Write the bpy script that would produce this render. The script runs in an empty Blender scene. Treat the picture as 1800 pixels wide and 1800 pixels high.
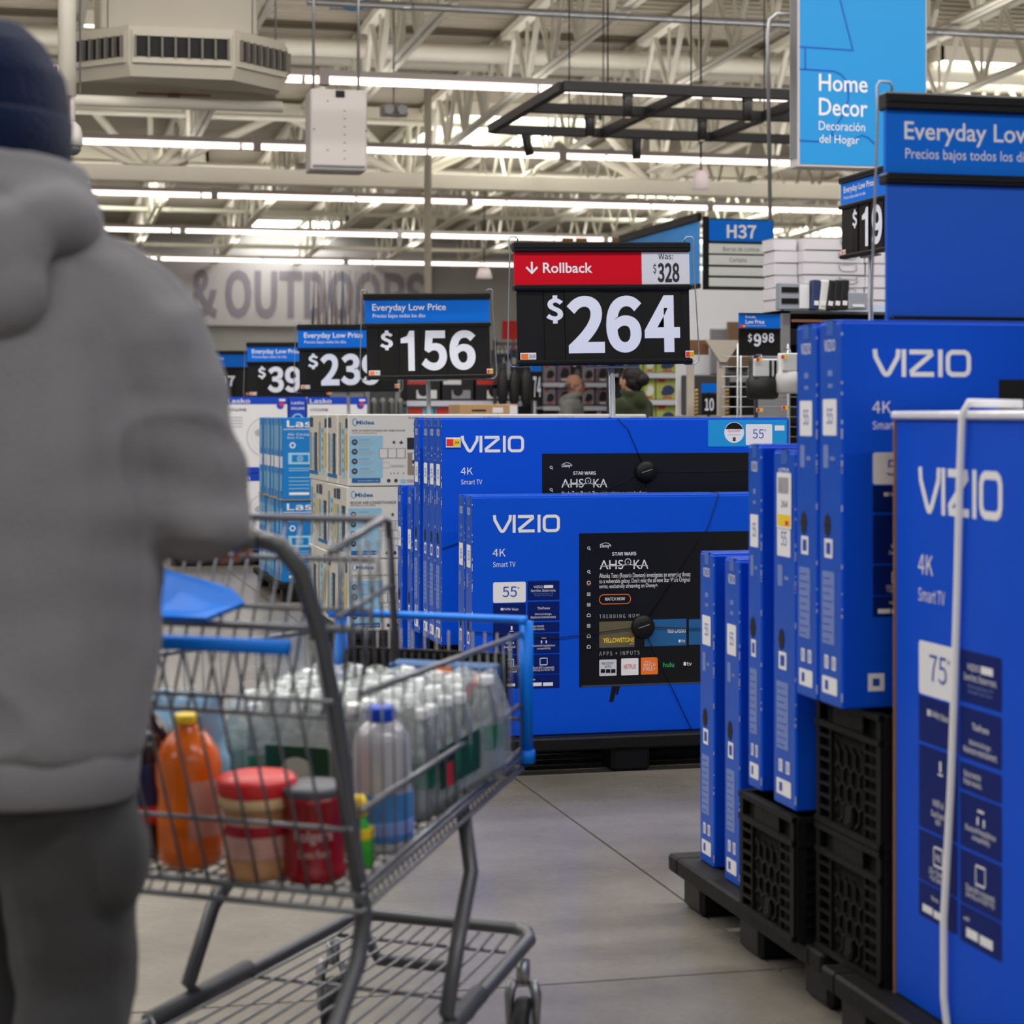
import bpy, bmesh, math, random, os
from mathutils import Vector, Matrix, noise
random.seed(7)
SC = bpy.context.scene
COL = SC.collection

# ------------------------------------------------------------------ camera
F = 3600.0; HOR = 730.0; H = 1.25            # focal length in pixels of an 1800 px frame, horizon row, eye height
TH = math.radians(13.7)                      # angle between the view direction and the aisle direction (+Y)
CT, ST = math.cos(TH), math.sin(TH)
def W(xc, yc): return (xc*CT + yc*ST, -xc*ST + yc*CT)      # camera-frame ground coordinates -> store axes
def P(px, d): return W((px-900)/F*d, d)                    # point on the ground plan under a pixel column at depth d
def Z(py, d): return H - (py-HOR)/F*d
def P3(px, py, d): x, y = P(px, d); return Vector((x, y, Z(py, d)))
cam = bpy.data.cameras.new('camera'); camo = bpy.data.objects.new('camera', cam); COL.objects.link(camo)
cam.sensor_width = 36; cam.sensor_fit = 'HORIZONTAL'; cam.lens = F/1800*36; cam.shift_y = -(900-HOR)/1800
camo.location = (0, 0, H); camo.rotation_euler = (math.pi/2, 0, -TH)
cam.clip_start = .1; cam.clip_end = 300
cam.dof.use_dof = True; cam.dof.focus_distance = 7.3; cam.dof.aperture_fstop = 5.0
SC.camera = camo
# ------------------------------------------------------------------ world, lamps, exposure
wd = bpy.data.worlds.new('world'); SC.world = wd; wd.use_nodes = True
wd.node_tree.nodes['Background'].inputs[0].default_value = (.92, .93, 1, 1)
wd.node_tree.nodes['Background'].inputs[1].default_value = .2
def area(name, x, y, z, sx, sy, power, col=(1, .97, .93)):
    l = bpy.data.lights.new(name, 'AREA'); l.shape = 'RECTANGLE'; l.size = sx; l.size_y = sy; l.energy = power; l.color = col
    o = bpy.data.objects.new(name, l); COL.objects.link(o); o.location = (x, y, z); return o
# the ceiling strips and skylights that hang over the aisle, nearer than the frame shows
for xx, yy, ln, pw in ((-1, -6.8, 18, 400), (-1, -1, 18, 400), (-1, 4.9, 16, 500), (1, 10.7, 22, 600), (5, 15.5, 26, 440)):
    area('ceiling_lamp', xx, yy, 5.6, ln, .35, pw)
SC.view_settings.view_transform = 'Standard'; SC.view_settings.look = 'None'
SC.view_settings.exposure = .28; SC.view_settings.gamma = 1; SC.view_settings.use_curve_mapping = False
SC.render.engine = 'CYCLES'
try:
    SC.cycles.use_denoising = True; SC.cycles.max_bounces = 8; SC.cycles.diffuse_bounces = 4
    SC.cycles.transparent_max_bounces = 12; SC.cycles.transmission_bounces = 6
    SC.cycles.caustics_reflective = False; SC.cycles.caustics_refractive = False; SC.cycles.sample_clamp_indirect = 4
except Exception: pass

for yy in (9.5, 15.0):      # added upward area lights without fittings, to brighten the near roof deck
    o = area('deck_fill_light', 4, yy, 4.75, 28, .3, 180); o.rotation_euler = (math.pi, 0, 0)
# ------------------------------------------------------------------ materials
def lin(c):
    c = c/255.0
    return c/12.92 if c <= .04045 else ((c+.055)/1.055)**2.4
_M = {}
def M(name, rgb, rough=.55, metal=0, spec=.5, bump=0, scale=40, var=0, emit=0, trans=0, alpha=1, ior=1.45, coat=0, sheen=0):
    if name in _M: return _M[name]
    m = bpy.data.materials.new(name); m.use_nodes = True; nt = m.node_tree; b = nt.nodes['Principled BSDF']
    col = (lin(rgb[0]), lin(rgb[1]), lin(rgb[2]), 1)
    b.inputs['Base Color'].default_value = col
    b.inputs['Roughness'].default_value = rough; b.inputs['Metallic'].default_value = metal
    b.inputs['Specular IOR Level'].default_value = spec; b.inputs['IOR'].default_value = ior
    if coat: b.inputs['Coat Weight'].default_value = coat; b.inputs['Coat Roughness'].default_value = .15
    if sheen: b.inputs['Sheen Weight'].default_value = sheen
    if trans: b.inputs['Transmission Weight'].default_value = trans
    if alpha < 1: b.inputs['Alpha'].default_value = alpha
    if emit: b.inputs['Emission Color'].default_value = col; b.inputs['Emission Strength'].default_value = emit
    tc = nt.nodes.new('ShaderNodeTexCoord')
    nz = nt.nodes.new('ShaderNodeTexNoise'); nz.inputs['Scale'].default_value = scale; nz.inputs['Detail'].default_value = 4
    nt.links.new(tc.outputs['Object'], nz.inputs['Vector'])
    if var:
        mx = nt.nodes.new('ShaderNodeMix'); mx.data_type = 'RGBA'
        mx.inputs[6].default_value = tuple(c*(1-var) for c in col[:3])+(1,); mx.inputs[7].default_value = tuple(min(1, c*(1+var)) for c in col[:3])+(1,)
        nt.links.new(nz.outputs[0], mx.inputs[0]); nt.links.new(mx.outputs[2], b.inputs['Base Color'])
    else:
        mr = nt.nodes.new('ShaderNodeMapRange'); mr.inputs[3].default_value = max(0, rough-.04); mr.inputs[4].default_value = min(1, rough+.04)
        nt.links.new(nz.outputs[0], mr.inputs[0]); nt.links.new(mr.outputs[0], b.inputs['Roughness'])
    if bump:
        bp = nt.nodes.new('ShaderNodeBump'); bp.inputs['Strength'].default_value = bump; bp.inputs['Distance'].default_value = .01
        nt.links.new(nz.outputs[0], bp.inputs['Height']); nt.links.new(bp.outputs[0], b.inputs['Normal'])
    _M[name] = m; return m
BLUE = M('blue_carton', (0, 78, 210), .5, spec=.2, bump=.08, scale=9, var=.05)
BLUE_SIDE = M('blue_carton_side', (20, 82, 190), .33, spec=.35, bump=.15, scale=14, var=.10)
NAVY = M('navy_print', (0, 28, 104), .5, spec=.2)
WHITE = M('white_print', (232, 232, 236), .5)
PALE = M('pale_blue_print', (112, 134, 196), .5)
CYAN = M('cyan_print', (20, 150, 215), .45)
SCREEN = M('black_screen_print', (7, 8, 11), .35)
BLACKP = M('black_plastic', (18, 18, 20), .45, spec=.3, var=.1)
BLACKR = M('black_rough_plastic', (9, 9, 10), .6, spec=.3, bump=.2, scale=60)
CARD = M('charcoal_price_card', (24, 24, 22), .6, spec=.2)
SIGNBLUE = M('sign_blue', (0, 108, 218), .5, spec=.2)
SIGNRED = M('sign_red', (200, 0, 30), .5, spec=.2)
LGREY = M('pale_grey_card', (206, 208, 220), .5)
DIGIT = M('digit_white', (222, 226, 240), .5)
STEEL = M('zinc_wire', (165, 168, 172), .35, metal=.8)
GREYPOLE = M('grey_pole', (135, 138, 146), .4, metal=.4)
RED = M('red_print', (226, 44, 38), .5)
YEL = M('yellow_print', (240, 205, 40), .5)
ORG = M('orange_print', (242, 120, 30), .5)
INK = M('dark_ink', (36, 32, 44), .5)
CARTGREY = M('cart_grey_paint', (92, 93, 97), .38, metal=.35, var=.08)
CARTWIRE = M('cart_wire', (116, 118, 124), .35, metal=.55)
CARTBLUE = M('cart_blue_plastic', (0, 120, 232), .4, spec=.3)
CREAM = M('cream_steel_paint', (236, 231, 217), .5, var=.04, scale=3)
WHITESTEEL = M('white_enamel', (204, 198, 196), .5, spec=.3)
KRAFT = M('kraft_carton', (190, 152, 108), .7, var=.08)
CARTONW = M('white_carton', (222, 222, 220), .5, bump=.05, scale=20, var=.03)
SKYB = M('lasko_blue', (0, 118, 196), .45)
LBLUE = M('light_blue_print', (150, 200, 228), .5)
DGREY = M('dark_grey', (62, 62, 66), .5)
MGREY = M('mid_grey', (128, 128, 134), .5)
GREENINK = M('green_ink', (40, 170, 90), .5)

# ------------------------------------------------------------------ mesh builder
class MB:
    def __init__(s): s.v = []; s.f = []; s.m = []; s.s = []
    def add(s, vs, fs, m=0, smooth=False):
        n = len(s.v); s.v += [Vector(v) for v in vs]; s.f += [tuple(i+n for i in f) for f in fs]
        s.m += [m]*len(fs); s.s += [smooth]*len(fs); return s
    def box(s, x0, y0, z0, x1, y1, z1, m=0, b=0, T=None):
        if x0 > x1: x0, x1 = x1, x0
        if y0 > y1: y0, y1 = y1, y0
        if z0 > z1: z0, z1 = z1, z0
        if b <= 0:
            vs = [(x, y, z) for x in (x0, x1) for y in (y0, y1) for z in (z0, z1)]
            fs = [(0, 1, 3, 2), (4, 6, 7, 5), (0, 4, 5, 1), (2, 3, 7, 6), (0, 2, 6, 4), (1, 5, 7, 3)]
        else:
            bm = bmesh.new()
            q = [bm.verts.new((x, y, z)) for x in (x0, x1) for y in (y0, y1) for z in (z0, z1)]
            for f in [(0, 1, 3, 2), (4, 6, 7, 5), (0, 4, 5, 1), (2, 3, 7, 6), (0, 2, 6, 4), (1, 5, 7, 3)]: bm.faces.new([q[i] for i in f])
            bmesh.ops.bevel(bm, geom=bm.edges[:], offset=b, segments=1, affect='EDGES')
            bm.verts.index_update(); vs = [v.co.copy() for v in bm.verts]; fs = [tuple(v.index for v in f.verts) for f in bm.faces]; bm.free()
        if T: vs = [T @ Vector(v) for v in vs]
        return s.add(vs, fs, m)
    def tube(s, pts, r, n=8, m=0, closed=False, sx=1, caps=True):
        pts = [Vector(p) for p in pts]; k = len(pts); rs = r if isinstance(r, (list, tuple)) else [r]*k
        tg = []
        for i in range(k):
            a = pts[(i-1) % k] if (closed or i > 0) else pts[i]; b = pts[(i+1) % k] if (closed or i < k-1) else pts[i]
            t = (b-a); tg.append(t.normalized() if t.length > 1e-9 else Vector((0, 0, 1)))
        up = Vector((0, 0, 1)) if abs(tg[0].z) < .9 else Vector((1, 0, 0))
        nrm = (up - tg[0]*up.dot(tg[0])).normalized(); vs = []
        for i in range(k):
            nrm = nrm - tg[i]*nrm.dot(tg[i])
            nrm = nrm.normalized() if nrm.length > 1e-6 else tg[i].orthogonal().normalized()
            bn = tg[i].cross(nrm)
            for j in range(n):
                a = 2*math.pi*j/n; vs.append(pts[i] + nrm*(math.cos(a)*rs[i]) + bn*(math.sin(a)*rs[i]*sx))
        fs = []
        for i in range(k if closed else k-1):
            for j in range(n):
                a = i*n+j; b = i*n+(j+1) % n; c = ((i+1) % k)*n+(j+1) % n; d = ((i+1) % k)*n+j; fs.append((a, b, c, d))
        if not closed and caps: fs.append(tuple(range(n-1, -1, -1))); fs.append(tuple((k-1)*n+j for j in range(n)))
        return s.add(vs, fs, m, True)
    def rod(s, a, b, r, n=6, m=0): return s.tube([a, b], r, n, m)
    def lathe(s, prof, n=20, m=0, T=None, smooth=True, mats=None):
        vs = []; fs = []; k = len(prof)
        for r, z in prof:
            for j in range(n): a = 2*math.pi*j/n; vs.append(Vector((r*math.cos(a), r*math.sin(a), z)))
        if T: vs = [T @ v for v in vs]
        base = len(s.v); s.add(vs, [], m)
        for i in range(k-1):
            mm = mats[i] if mats else m
            for j in range(n):
                s.f.append((base+i*n+j, base+i*n+(j+1) % n, base+(i+1)*n+(j+1) % n, base+(i+1)*n+j)); s.m.append(mm); s.s.append(smooth)
        s.f.append(tuple(base+j for j in range(n-1, -1, -1))); s.m.append(mats[0] if mats else m); s.s.append(False)
        s.f.append(tuple(base+(k-1)*n+j for j in range(n))); s.m.append(mats[-1] if mats else m); s.s.append(False)
        return s
    def prism(s, poly, fr, t, m=0, eps=0):   # polygon in frame coordinates, t thick towards the viewer
        n = len(poly); vs = [fr(u, v, eps) for u, v in poly]+[fr(u, v, eps+t) for u, v in poly]
        fs = [tuple(range(n, 2*n)), tuple(range(n-1, -1, -1))]+[(i, (i+1) % n, n+(i+1) % n, n+i) for i in range(n)]
        return s.add(vs, fs, m)
    def rect(s, fr, u0, v0, u1, v1, m=0, eps=.0004, rad=0):
        if rad <= 0: return s.add([fr(u0, v0, eps), fr(u1, v0, eps), fr(u1, v1, eps), fr(u0, v1, eps)], [(0, 1, 2, 3)], m)
        pl = []
        for cx, cy, a0 in ((u1-rad, v0+rad, -90), (u1-rad, v1-rad, 0), (u0+rad, v1-rad, 90), (u0+rad, v0+rad, 180)):
            for k in range(5): a = math.radians(a0+k*22.5); pl.append((cx+rad*math.cos(a), cy+rad*math.sin(a)))
        return s.add([fr(u, v, eps) for u, v in pl], [tuple(range(len(pl)))], m)
    def ribbon(s, pts, w, fr, m=0, eps=.0004, closed=False):
        k = len(pts); P2 = [Vector(p) for p in pts]; L = []; R = []
        for i in range(k):
            a = P2[(i-1) % k] if (closed or i > 0) else None; b = P2[(i+1) % k] if (closed or i < k-1) else None; p = P2[i]
            d1 = (p-a).normalized() if a is not None else None; d2 = (b-p).normalized() if b is not None else None
            if d1 is None: n = Vector((-d2.y, d2.x)); l = 1
            elif d2 is None: n = Vector((-d1.y, d1.x)); l = 1
            else:
                n1 = Vector((-d1.y, d1.x)); n2 = Vector((-d2.y, d2.x)); n = (n1+n2)
                n = n.normalized() if n.length > 1e-6 else n1; l = 1/max(.35, n.dot(n1))
            L.append(p+n*(w/2*l)); R.append(p-n*(w/2*l))
        vs = [fr(q[0], q[1], eps) for q in L]+[fr(q[0], q[1], eps) for q in R]
        fs = [(i, (i+1) % k, k+(i+1) % k, k+i) for i in range(k if closed else k-1)]
        return s.add(vs, fs, m)
    def disc(s, fr, u, v, r, m=0, eps=.0004, n=20, ry=None):
        ry = ry or r
        return s.add([fr(u+r*math.cos(2*math.pi*i/n), v+ry*math.sin(2*math.pi*i/n), eps) for i in range(n)], [tuple(range(n))], m)
    def text(s, t, fr, u0, v0, u1, v1, m=0, font='R', off=0, eps=.0007):
        vs, fs = glyphs(t, font, off)
        xs = [v[0] for v in vs]; ys = [v[1] for v in vs]
        ax, bx, ay, by = min(xs), max(xs), min(ys), max(ys); su = (u1-u0)/max(1e-6, bx-ax); sv = (v1-v0)/max(1e-6, by-ay)
        return s.add([fr(u0+(v[0]-ax)*su, v0+(v[1]-ay)*sv, eps+(v[2]*.00018 if len(v) > 2 else 0)) for v in vs], fs, m)
    def mesh(s, name, mats, off=None):
        me = bpy.data.meshes.new(name)
        vs = [v-off for v in s.v] if off is not None else s.v
        me.from_pydata([tuple(v) for v in vs], [], s.f)
        for m in (mats if isinstance(mats, (list, tuple)) else [mats]): me.materials.append(m)
        me.polygons.foreach_set('material_index', s.m); me.polygons.foreach_set('use_smooth', s.s); me.update(); return me
_G = {}; _FONT = {}
def font(k):
    if k == 'R': return None
    if 'I' not in _FONT:
        _FONT['I'] = None
        try:
            p = os.path.join(bpy.utils.resource_path('LOCAL'), 'datafiles', 'fonts', 'Noto Sans CJK Regular.woff2')
            if os.path.exists(p): _FONT['I'] = bpy.data.fonts.load(p)
        except Exception: pass
    return _FONT['I']
def glyphs(t, f, off):
    if t == '1': return ([(.23, 0), (.43, 0), (.43, 1), (.28, 1), (.2, .87), (.0, .81), (.0, .69), (.23, .70)], [(0, 1, 2, 7), (7, 2, 3, 4), (7, 4, 5, 6)])
    if f == 'I': off *= .34
    k = (t, f, off)
    if k not in _G:
        cu = bpy.data.curves.new('lettering', 'FONT'); cu.body = t; cu.resolution_u = 7 if len(t) < 4 else 3; cu.offset = off
        ft = font(f)
        if ft: cu.font = ft
        ob = bpy.data.objects.new('lettering', cu); me = bpy.data.meshes.new_from_object(ob)
        gv = [(v.co.x, v.co.y) for v in me.vertices]; gf = [tuple(p.vertices) for p in me.polygons]
        _G[k] = (gv, gf)
        bpy.data.objects.remove(ob); bpy.data.curves.remove(cu); bpy.data.meshes.remove(me)
    return _G[k]
def frame(o, ux, vz=(0, 0, 1), n=None):
    o = Vector(o); ux = Vector(ux).normalized(); vz = Vector(vz).normalized(); n = Vector(n).normalized() if n else ux.cross(vz)
    return lambda u, v, e=0: o+ux*u+vz*v+n*e
FRONT = frame((0, 0, 0), (1, 0, 0))           # local face looking along -Y

# ------------------------------------------------------------------ objects
def link(name, me, parent=None, loc=None, rot=None):
    o = bpy.data.objects.new(name, me); COL.objects.link(o)
    if parent: o.parent = parent
    if loc is not None: o.location = loc
    if rot is not None: o.rotation_euler = rot
    return o
def part(name, mb, mats, parent, label=None, world=False, stuff=False, loc=None):
    off = parent.get('_o') if world else None
    o = link(name, mb.mesh(name, mats, Vector(off) if off is not None else None), parent, loc)
    if label: o['label'] = label
    if stuff: o['kind'] = 'stuff'
    return o
def thing(name, label, cat, loc=(0, 0, 0), rz=0, group=None):
    o = bpy.data.objects.new(name, None); COL.objects.link(o); o.empty_display_size = .1
    o.location = loc; o.rotation_euler = (0, 0, rz); o['label'] = label; o['category'] = cat; o['_o'] = tuple(loc)
    if group: o['group'] = group
    return o
def single(name, mb, mats, label, cat, loc=(0, 0, 0), rz=0, group=None):
    o = link(name, mb.mesh(name, mats), None, loc, (0, 0, rz)); o['label'] = label; o['category'] = cat
    if group: o['group'] = group
    return o
def struct(name, mb, mats, parent=None):
    o = link(name, mb.mesh(name, mats), parent)
    if not parent: o['kind'] = 'structure'
    return o
def dup(r, loc, rz=None, label=None, group=None):
    c = r.copy(); COL.objects.link(c); c.location = loc; c['_o'] = tuple(loc)
    if rz is not None: c.rotation_euler = (0, 0, rz)
    if label: c['label'] = label
    if group: c['group'] = group
    for ch in list(r.children):
        d = ch.copy(); COL.objects.link(d); d.parent = c
        for g in list(ch.children):
            e = g.copy(); COL.objects.link(e); e.parent = d
    return c
def linked(o, name=None, loc=None, parent=None):
    c = o.copy(); COL.objects.link(c)
    if loc is not None: c.location = loc
    if parent: c.parent = parent
    return c
def remeshed(mb, voxel, smooth=2, fold=None):
    """one continuous surface grown around overlapping closed shapes"""
    me = mb.mesh('body', [CARTONW]); ob = bpy.data.objects.new('body', me); COL.objects.link(ob)
    md = ob.modifiers.new('r', 'REMESH'); md.mode = 'VOXEL'; md.voxel_size = voxel; md.use_smooth_shade = True
    if smooth: sm = ob.modifiers.new('s', 'SMOOTH'); sm.iterations = smooth; sm.factor = .5
    dg = bpy.context.evaluated_depsgraph_get(); out = bpy.data.meshes.new_from_object(ob.evaluated_get(dg))
    bpy.data.objects.remove(ob); bpy.data.meshes.remove(me)
    out.update()
    if fold:
        nr = [v.normal.copy() for v in out.vertices]
        for v, n in zip(out.vertices, nr): v.co += n*fold(v.co, n)
    out.materials.clear()
    for p in out.polygons: p.use_smooth = True
    return out
def ell(mb, c, r, T=None, n=16, k=10):
    """closed ellipsoid"""
    vs = [Vector((0, 0, -1))]; fs = []
    for i in range(1, k):
        a = math.pi*i/k-math.pi/2
        for j in range(n): b = 2*math.pi*j/n; vs.append(Vector((math.cos(a)*math.cos(b), math.cos(a)*math.sin(b), math.sin(a))))
    vs.append(Vector((0, 0, 1))); t = len(vs)-1
    for j in range(n): fs.append((0, 1+(j+1) % n, 1+j)); fs.append((t, t-n+j, t-n+(j+1) % n))
    for i in range(k-2):
        for j in range(n): a = 1+i*n+j; b = 1+i*n+(j+1) % n; fs.append((a, b, b+n, a+n))
    vs = [Vector((v.x*r[0], v.y*r[1], v.z*r[2])) for v in vs]
    if T: vs = [T @ v for v in vs]
    mb.add([v+Vector(c) for v in vs], fs, 0, True)
def loft(mb, rings, n=20, m=0):
    """closed body through rings (cx, cy, z, rx, ry)"""
    vs = []; fs = []; k = len(rings)
    for cx, cy, z, rx, ry in rings:
        for j in range(n): a = 2*math.pi*j/n; vs.append((cx+rx*math.cos(a), cy+ry*math.sin(a), z))
    for i in range(k-1):
        for j in range(n): fs.append((i*n+j, i*n+(j+1) % n, (i+1)*n+(j+1) % n, (i+1)*n+j))
    fs.append(tuple(range(n-1, -1, -1))); fs.append(tuple((k-1)*n+j for j in range(n)))
    mb.add(vs, fs, m, True)
def limb(mb, pts, rs, n=12): # tapered limb with rounded ends
    mb.tube(pts, rs, n); ell(mb, pts[0], (rs[0],)*3, n=n, k=6); ell(mb, pts[-1], (rs[-1],)*3, n=n, k=6)
    for p, r in zip(pts[1:-1], rs[1:-1]): ell(mb, p, (r,)*3, n=n, k=6)

# ================================================================== SETTING
# floor: polished concrete slabs parted by saw cuts
mf = bpy.data.materials.new('polished_concrete'); mf.use_nodes = True; nt = mf.node_tree; bs = nt.nodes['Principled BSDF']
tc = nt.nodes.new('ShaderNodeTexCoord')
n1 = nt.nodes.new('ShaderNodeTexNoise'); n1.inputs['Scale'].default_value = .9; n1.inputs['Detail'].default_value = 8; n1.inputs['Roughness'].default_value = .65
n2 = nt.nodes.new('ShaderNodeTexNoise'); n2.inputs['Scale'].default_value = 55; n2.inputs['Detail'].default_value = 3
cr = nt.nodes.new('ShaderNodeValToRGB'); cr.color_ramp.elements[0].position = .3; cr.color_ramp.elements[1].position = .72
cr.color_ramp.elements[0].color = (lin(104), lin(100), lin(92), 1); cr.color_ramp.elements[1].color = (lin(146), lin(140), lin(130), 1)
mx = nt.nodes.new('ShaderNodeMix'); mx.data_type = 'RGBA'; mx.blend_type = 'MULTIPLY'; mx.inputs[0].default_value = .25
for s in (n1, n2): nt.links.new(tc.outputs['Object'], s.inputs['Vector'])
nt.links.new(n1.outputs[0], cr.inputs[0]); nt.links.new(cr.outputs[0], mx.inputs[6]); nt.links.new(n2.outputs[0], mx.inputs[7]); nt.links.new(mx.outputs[2], bs.inputs['Base Color'])
mr = nt.nodes.new('ShaderNodeMapRange'); mr.inputs[3].default_value = .16; mr.inputs[4].default_value = .34
nt.links.new(n1.outputs[0], mr.inputs[0]); nt.links.new(mr.outputs[0], bs.inputs['Roughness'])
fl = struct('floor', MB().box(-30, -12, -.2, 45, 64, -.012), [mf])
for i in range(-3, 3):
    for j in range(-2, 4):
        x0, y0 = 1.68+4.6*i, 4.35+4.6*j
        part('slab', MB().box(x0+.004, y0+.004, -.012, x0+4.596, y0+4.596, 0), [mf], fl)

# roof deck: ribbed steel sheet falling gently away
def deck(y): return 6.75 - .033*(max(y, 10)-20)
DECK = M('ribbed_roof_deck', (168, 159, 143), .6, var=.05, scale=2)
mb = MB(); vs = []; y = -12; k = 0
prof = []
while y < 62:
    for dy, dz in ((0, 0), (.09, 0), (.12, .05), (.21, .05)): prof.append((y+dy, deck(y+dy)+dz))
    y += .24
for yy, zz in prof: vs += [(-30, yy, zz), (45, yy, zz)]
mb.add(vs, [(2*i, 2*i+1, 2*i+3, 2*i+2) for i in range(len(prof)-1)], 0)
struct('ceiling', mb, [DECK])
# back wall with the department lettering
WY = 49.0
WALLP = M('back_wall_paint', (176, 174, 174), .7, var=.03, scale=2); FASC = M('fascia_panel', (204, 198, 204), .6, var=.04, scale=1)
wb = struct('wall_back', MB().box(-30, WY, 0, 45, WY+.3, 6), [WALLP])
def fp(px, py, d=WY/.971):
    """metres along and above on the wall plane"""
    k = (px-900)/F; Yc = WY/(CT - k*ST); x, y2 = W(k*Yc, Yc); return x, H-(py-HOR)/F*Yc
xa, za = fp(340, 572); xb, zb = fp(756, 474)
part('fascia', MB().box(-25, WY-.12, za, xb, WY, zb+.5), [FASC], wb)
mb = MB(); fr = frame((0, WY-.121, 0), (1, 0, 0))
xa, za = fp(333, 560); xb, zb = fp(748, 480)
mb.text('& OUTDOORS', fr, xa, za, xb, zb, 0, 'I', .04, .01)
part('wall_lettering', mb, [M('purple_grey_letters', (150, 143, 158), .6)], wb, 'grey capital lettering on the pale fascia')
# a slim steel column
struct('trim_1', MB().tube([(*P(752, 30), 0), (*P(752, 30), 6.4)], .055, 10), [CREAM])
struct('trim_2', MB().tube([(*P(118, 17), 3.9), (*P(118, 17), 6.8)], .075, 10), [CREAM])

# steel bar joists running down the aisle direction, girders across
ubar = MB().rod((0, 0, 0), (0, 0, 1), 1, 6).mesh('web_bar', CREAM)
def bar(parent, a, b, r, name='web_bar'):
    a = Vector(a); b = Vector(b); d = b-a; o = bpy.data.objects.new(name, ubar); COL.objects.link(o); o.parent = parent
    o.location = a; o.rotation_mode = 'QUATERNION'; o.rotation_quaternion = Vector((0, 0, 1)).rotation_difference(d); o.scale = (r, r, d.length); return o
NTH = 'first second third fourth fifth sixth seventh eighth ninth tenth eleventh twelfth thirteenth fourteenth fifteenth sixteenth seventeenth eighteenth'.split()
def joist(x, y0, y1, fine, n_=0):
    t = thing('roof_joist', 'cream open-web roof joist %s the long girder, %s counting from the air diffuser side' % ('before' if fine else 'beyond', NTH[n_]), 'joist', (x, y0, 0), 0, 'roof joists of the near bay' if fine else 'roof joists of the far bay')
    dz = lambda y: deck(y)-.04
    dep = .95
    mb = MB()
    for s in (-1, 1):
        for (o1, h) in ((.02, .07),):
            mb.add([(s*.02, 0, dz(y0)-dep), (s*.085, 0, dz(y0)-dep), (s*.085, y1-y0, dz(y1)-dep), (s*.02, y1-y0, dz(y1)-dep), (s*.02, 0, dz(y0)-dep+h), (s*.03, 0, dz(y0)-dep+h), (s*.03, y1-y0, dz(y1)-dep+h), (s*.02, y1-y0, dz(y1)-dep+h),
                    (s*.085, 0, dz(y0)-dep+.01), (s*.085, y1-y0, dz(y1)-dep+.01)],
                   [(0, 1, 2, 3), (0, 3, 7, 4), (4, 7, 6, 5), (1, 8, 9, 2), (8, 5, 6, 9)])
    part('bottom_chord', mb, [CREAM], t)
    mb = MB()
    mb.add([(-.07, 0, dz(y0)-.1), (.07, 0, dz(y0)-.1), (.07, y1-y0, dz(y1)-.1), (-.07, y1-y0, dz(y1)-.1), (-.07, 0, dz(y0)), (.07, 0, dz(y0)), (.07, y1-y0, dz(y1)), (-.07, y1-y0, dz(y1))],
           [(0, 1, 2, 3), (0, 4, 5, 1), (1, 5, 6, 2), (3, 2, 6, 7), (0, 3, 7, 4)])
    part('top_chord', mb, [CREAM], t)
    n = int((y1-y0)/1.25); st = (y1-y0)/n
    if fine:
        for i in range(n):
            ya = i*st; ym = ya+st/2; yb = ya+st; r = .04
            bar(t, (0, ya, dz(y0+ya)-.08), (0, ym-.04, dz(y0+ym)-dep+.04), r); bar(t, (0, yb, dz(y0+yb)-.08), (0, ym+.04, dz(y0+ym)-dep+.04), r)
            bar(t, (0, ym, dz(y0+ym)-.08), (0, ym, dz(y0+ym)-dep+.04), r*.6)
    else:
        mb = MB()
        for i in range(n):
            ya = i*st; ym = ya+st/2; yb = ya+st
            mb.rod((0, ya, dz(y0+ya)-.08), (0, ym, dz(y0+ym)-dep+.04), .03, 5); mb.rod((0, yb, dz(y0+yb)-.08), (0, ym, dz(y0+ym)-dep+.04), .03, 5)
        part('web', mb, [CREAM], t, stuff=True)
for k in range(-3, 9):
    joist(.7+1.95*k, 16.5, 33, True, k+3)
for k in range(-8, 10):
    joist(.7+1.95*k, 33.3, WY-.2, False, k+8)
def girder(wy, zb, zt, lab, x0=-14, x1=26, sp=4.2, off=0, fine=True):
    t = thing('roof_girder', lab, 'girder', (x0, wy, 0))
    part('bottom_chord', MB().box(0, -.14, zb, x1-x0, .14, zb+.25, b=.01), [CREAM], t)
    part('top_chord', MB().box(0, -.1, zt-.2, x1-x0, .1, zt, b=.01), [CREAM], t)
    x = off
    while x < x1-x0-sp:
        m = x+sp/2
        for a, b in (((x, 0, zt-.15), (m-.1, 0, zb+.2)), ((x+sp, 0, zt-.15), (m+.1, 0, zb+.2))): bar(t, a, b, .075, 'diagonal')
        for s_ in (-1, 1): bar(t, (m+s_*.95, 0, zt-.15), (m+s_*.08, 0, zb+.2), .07, 'diagonal')
        bar(t, (m, 0, zt-.15), (m, 0, zb+.2), .05, 'upright')
        x += sp
xg, _ = P(255, 34); xg2 = xg
girder(33.15, 4.98, 6.3, 'long pale girder spanning the ceiling below the joists', off=(xg-4.2/2+14) % 4.2)
# horizontal purlins and pipes hung across the joists
def crossbar(py, d, r, name, lab, cat, mat=CREAM, group=None, x0=-10, x1=24, lower=0):
    z = Z(py, d); wy = P(900, d)[1]
    mb = MB().tube([(x0, wy, z), (x1, wy, z)], r, 12)
    for x in range(int(x0)+1, int(x1), 6): mb.tube([(x, wy, z), (x+.12, wy, z)], r*1.15, 12)
    return single(name, mb, [mat], lab, cat, group=group)
crossbar(97, 28, .13, 'pipe', 'fat cream pipe crossing under the roof deck above the long lamp row', 'pipe')
crossbar(118, 29, .09, 'pipe', 'slimmer cream pipe just below the fat pipe', 'pipe')
crossbar(222, 33.6, .05, 'sprinkler_pipe', 'thin cream sprinkler pipe behind the white cabinet', 'pipe')
crossbar(305, 39, .055, 'sprinkler_pipe', 'thin bright sprinkler pipe just above the long girder', 'pipe')
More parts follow.
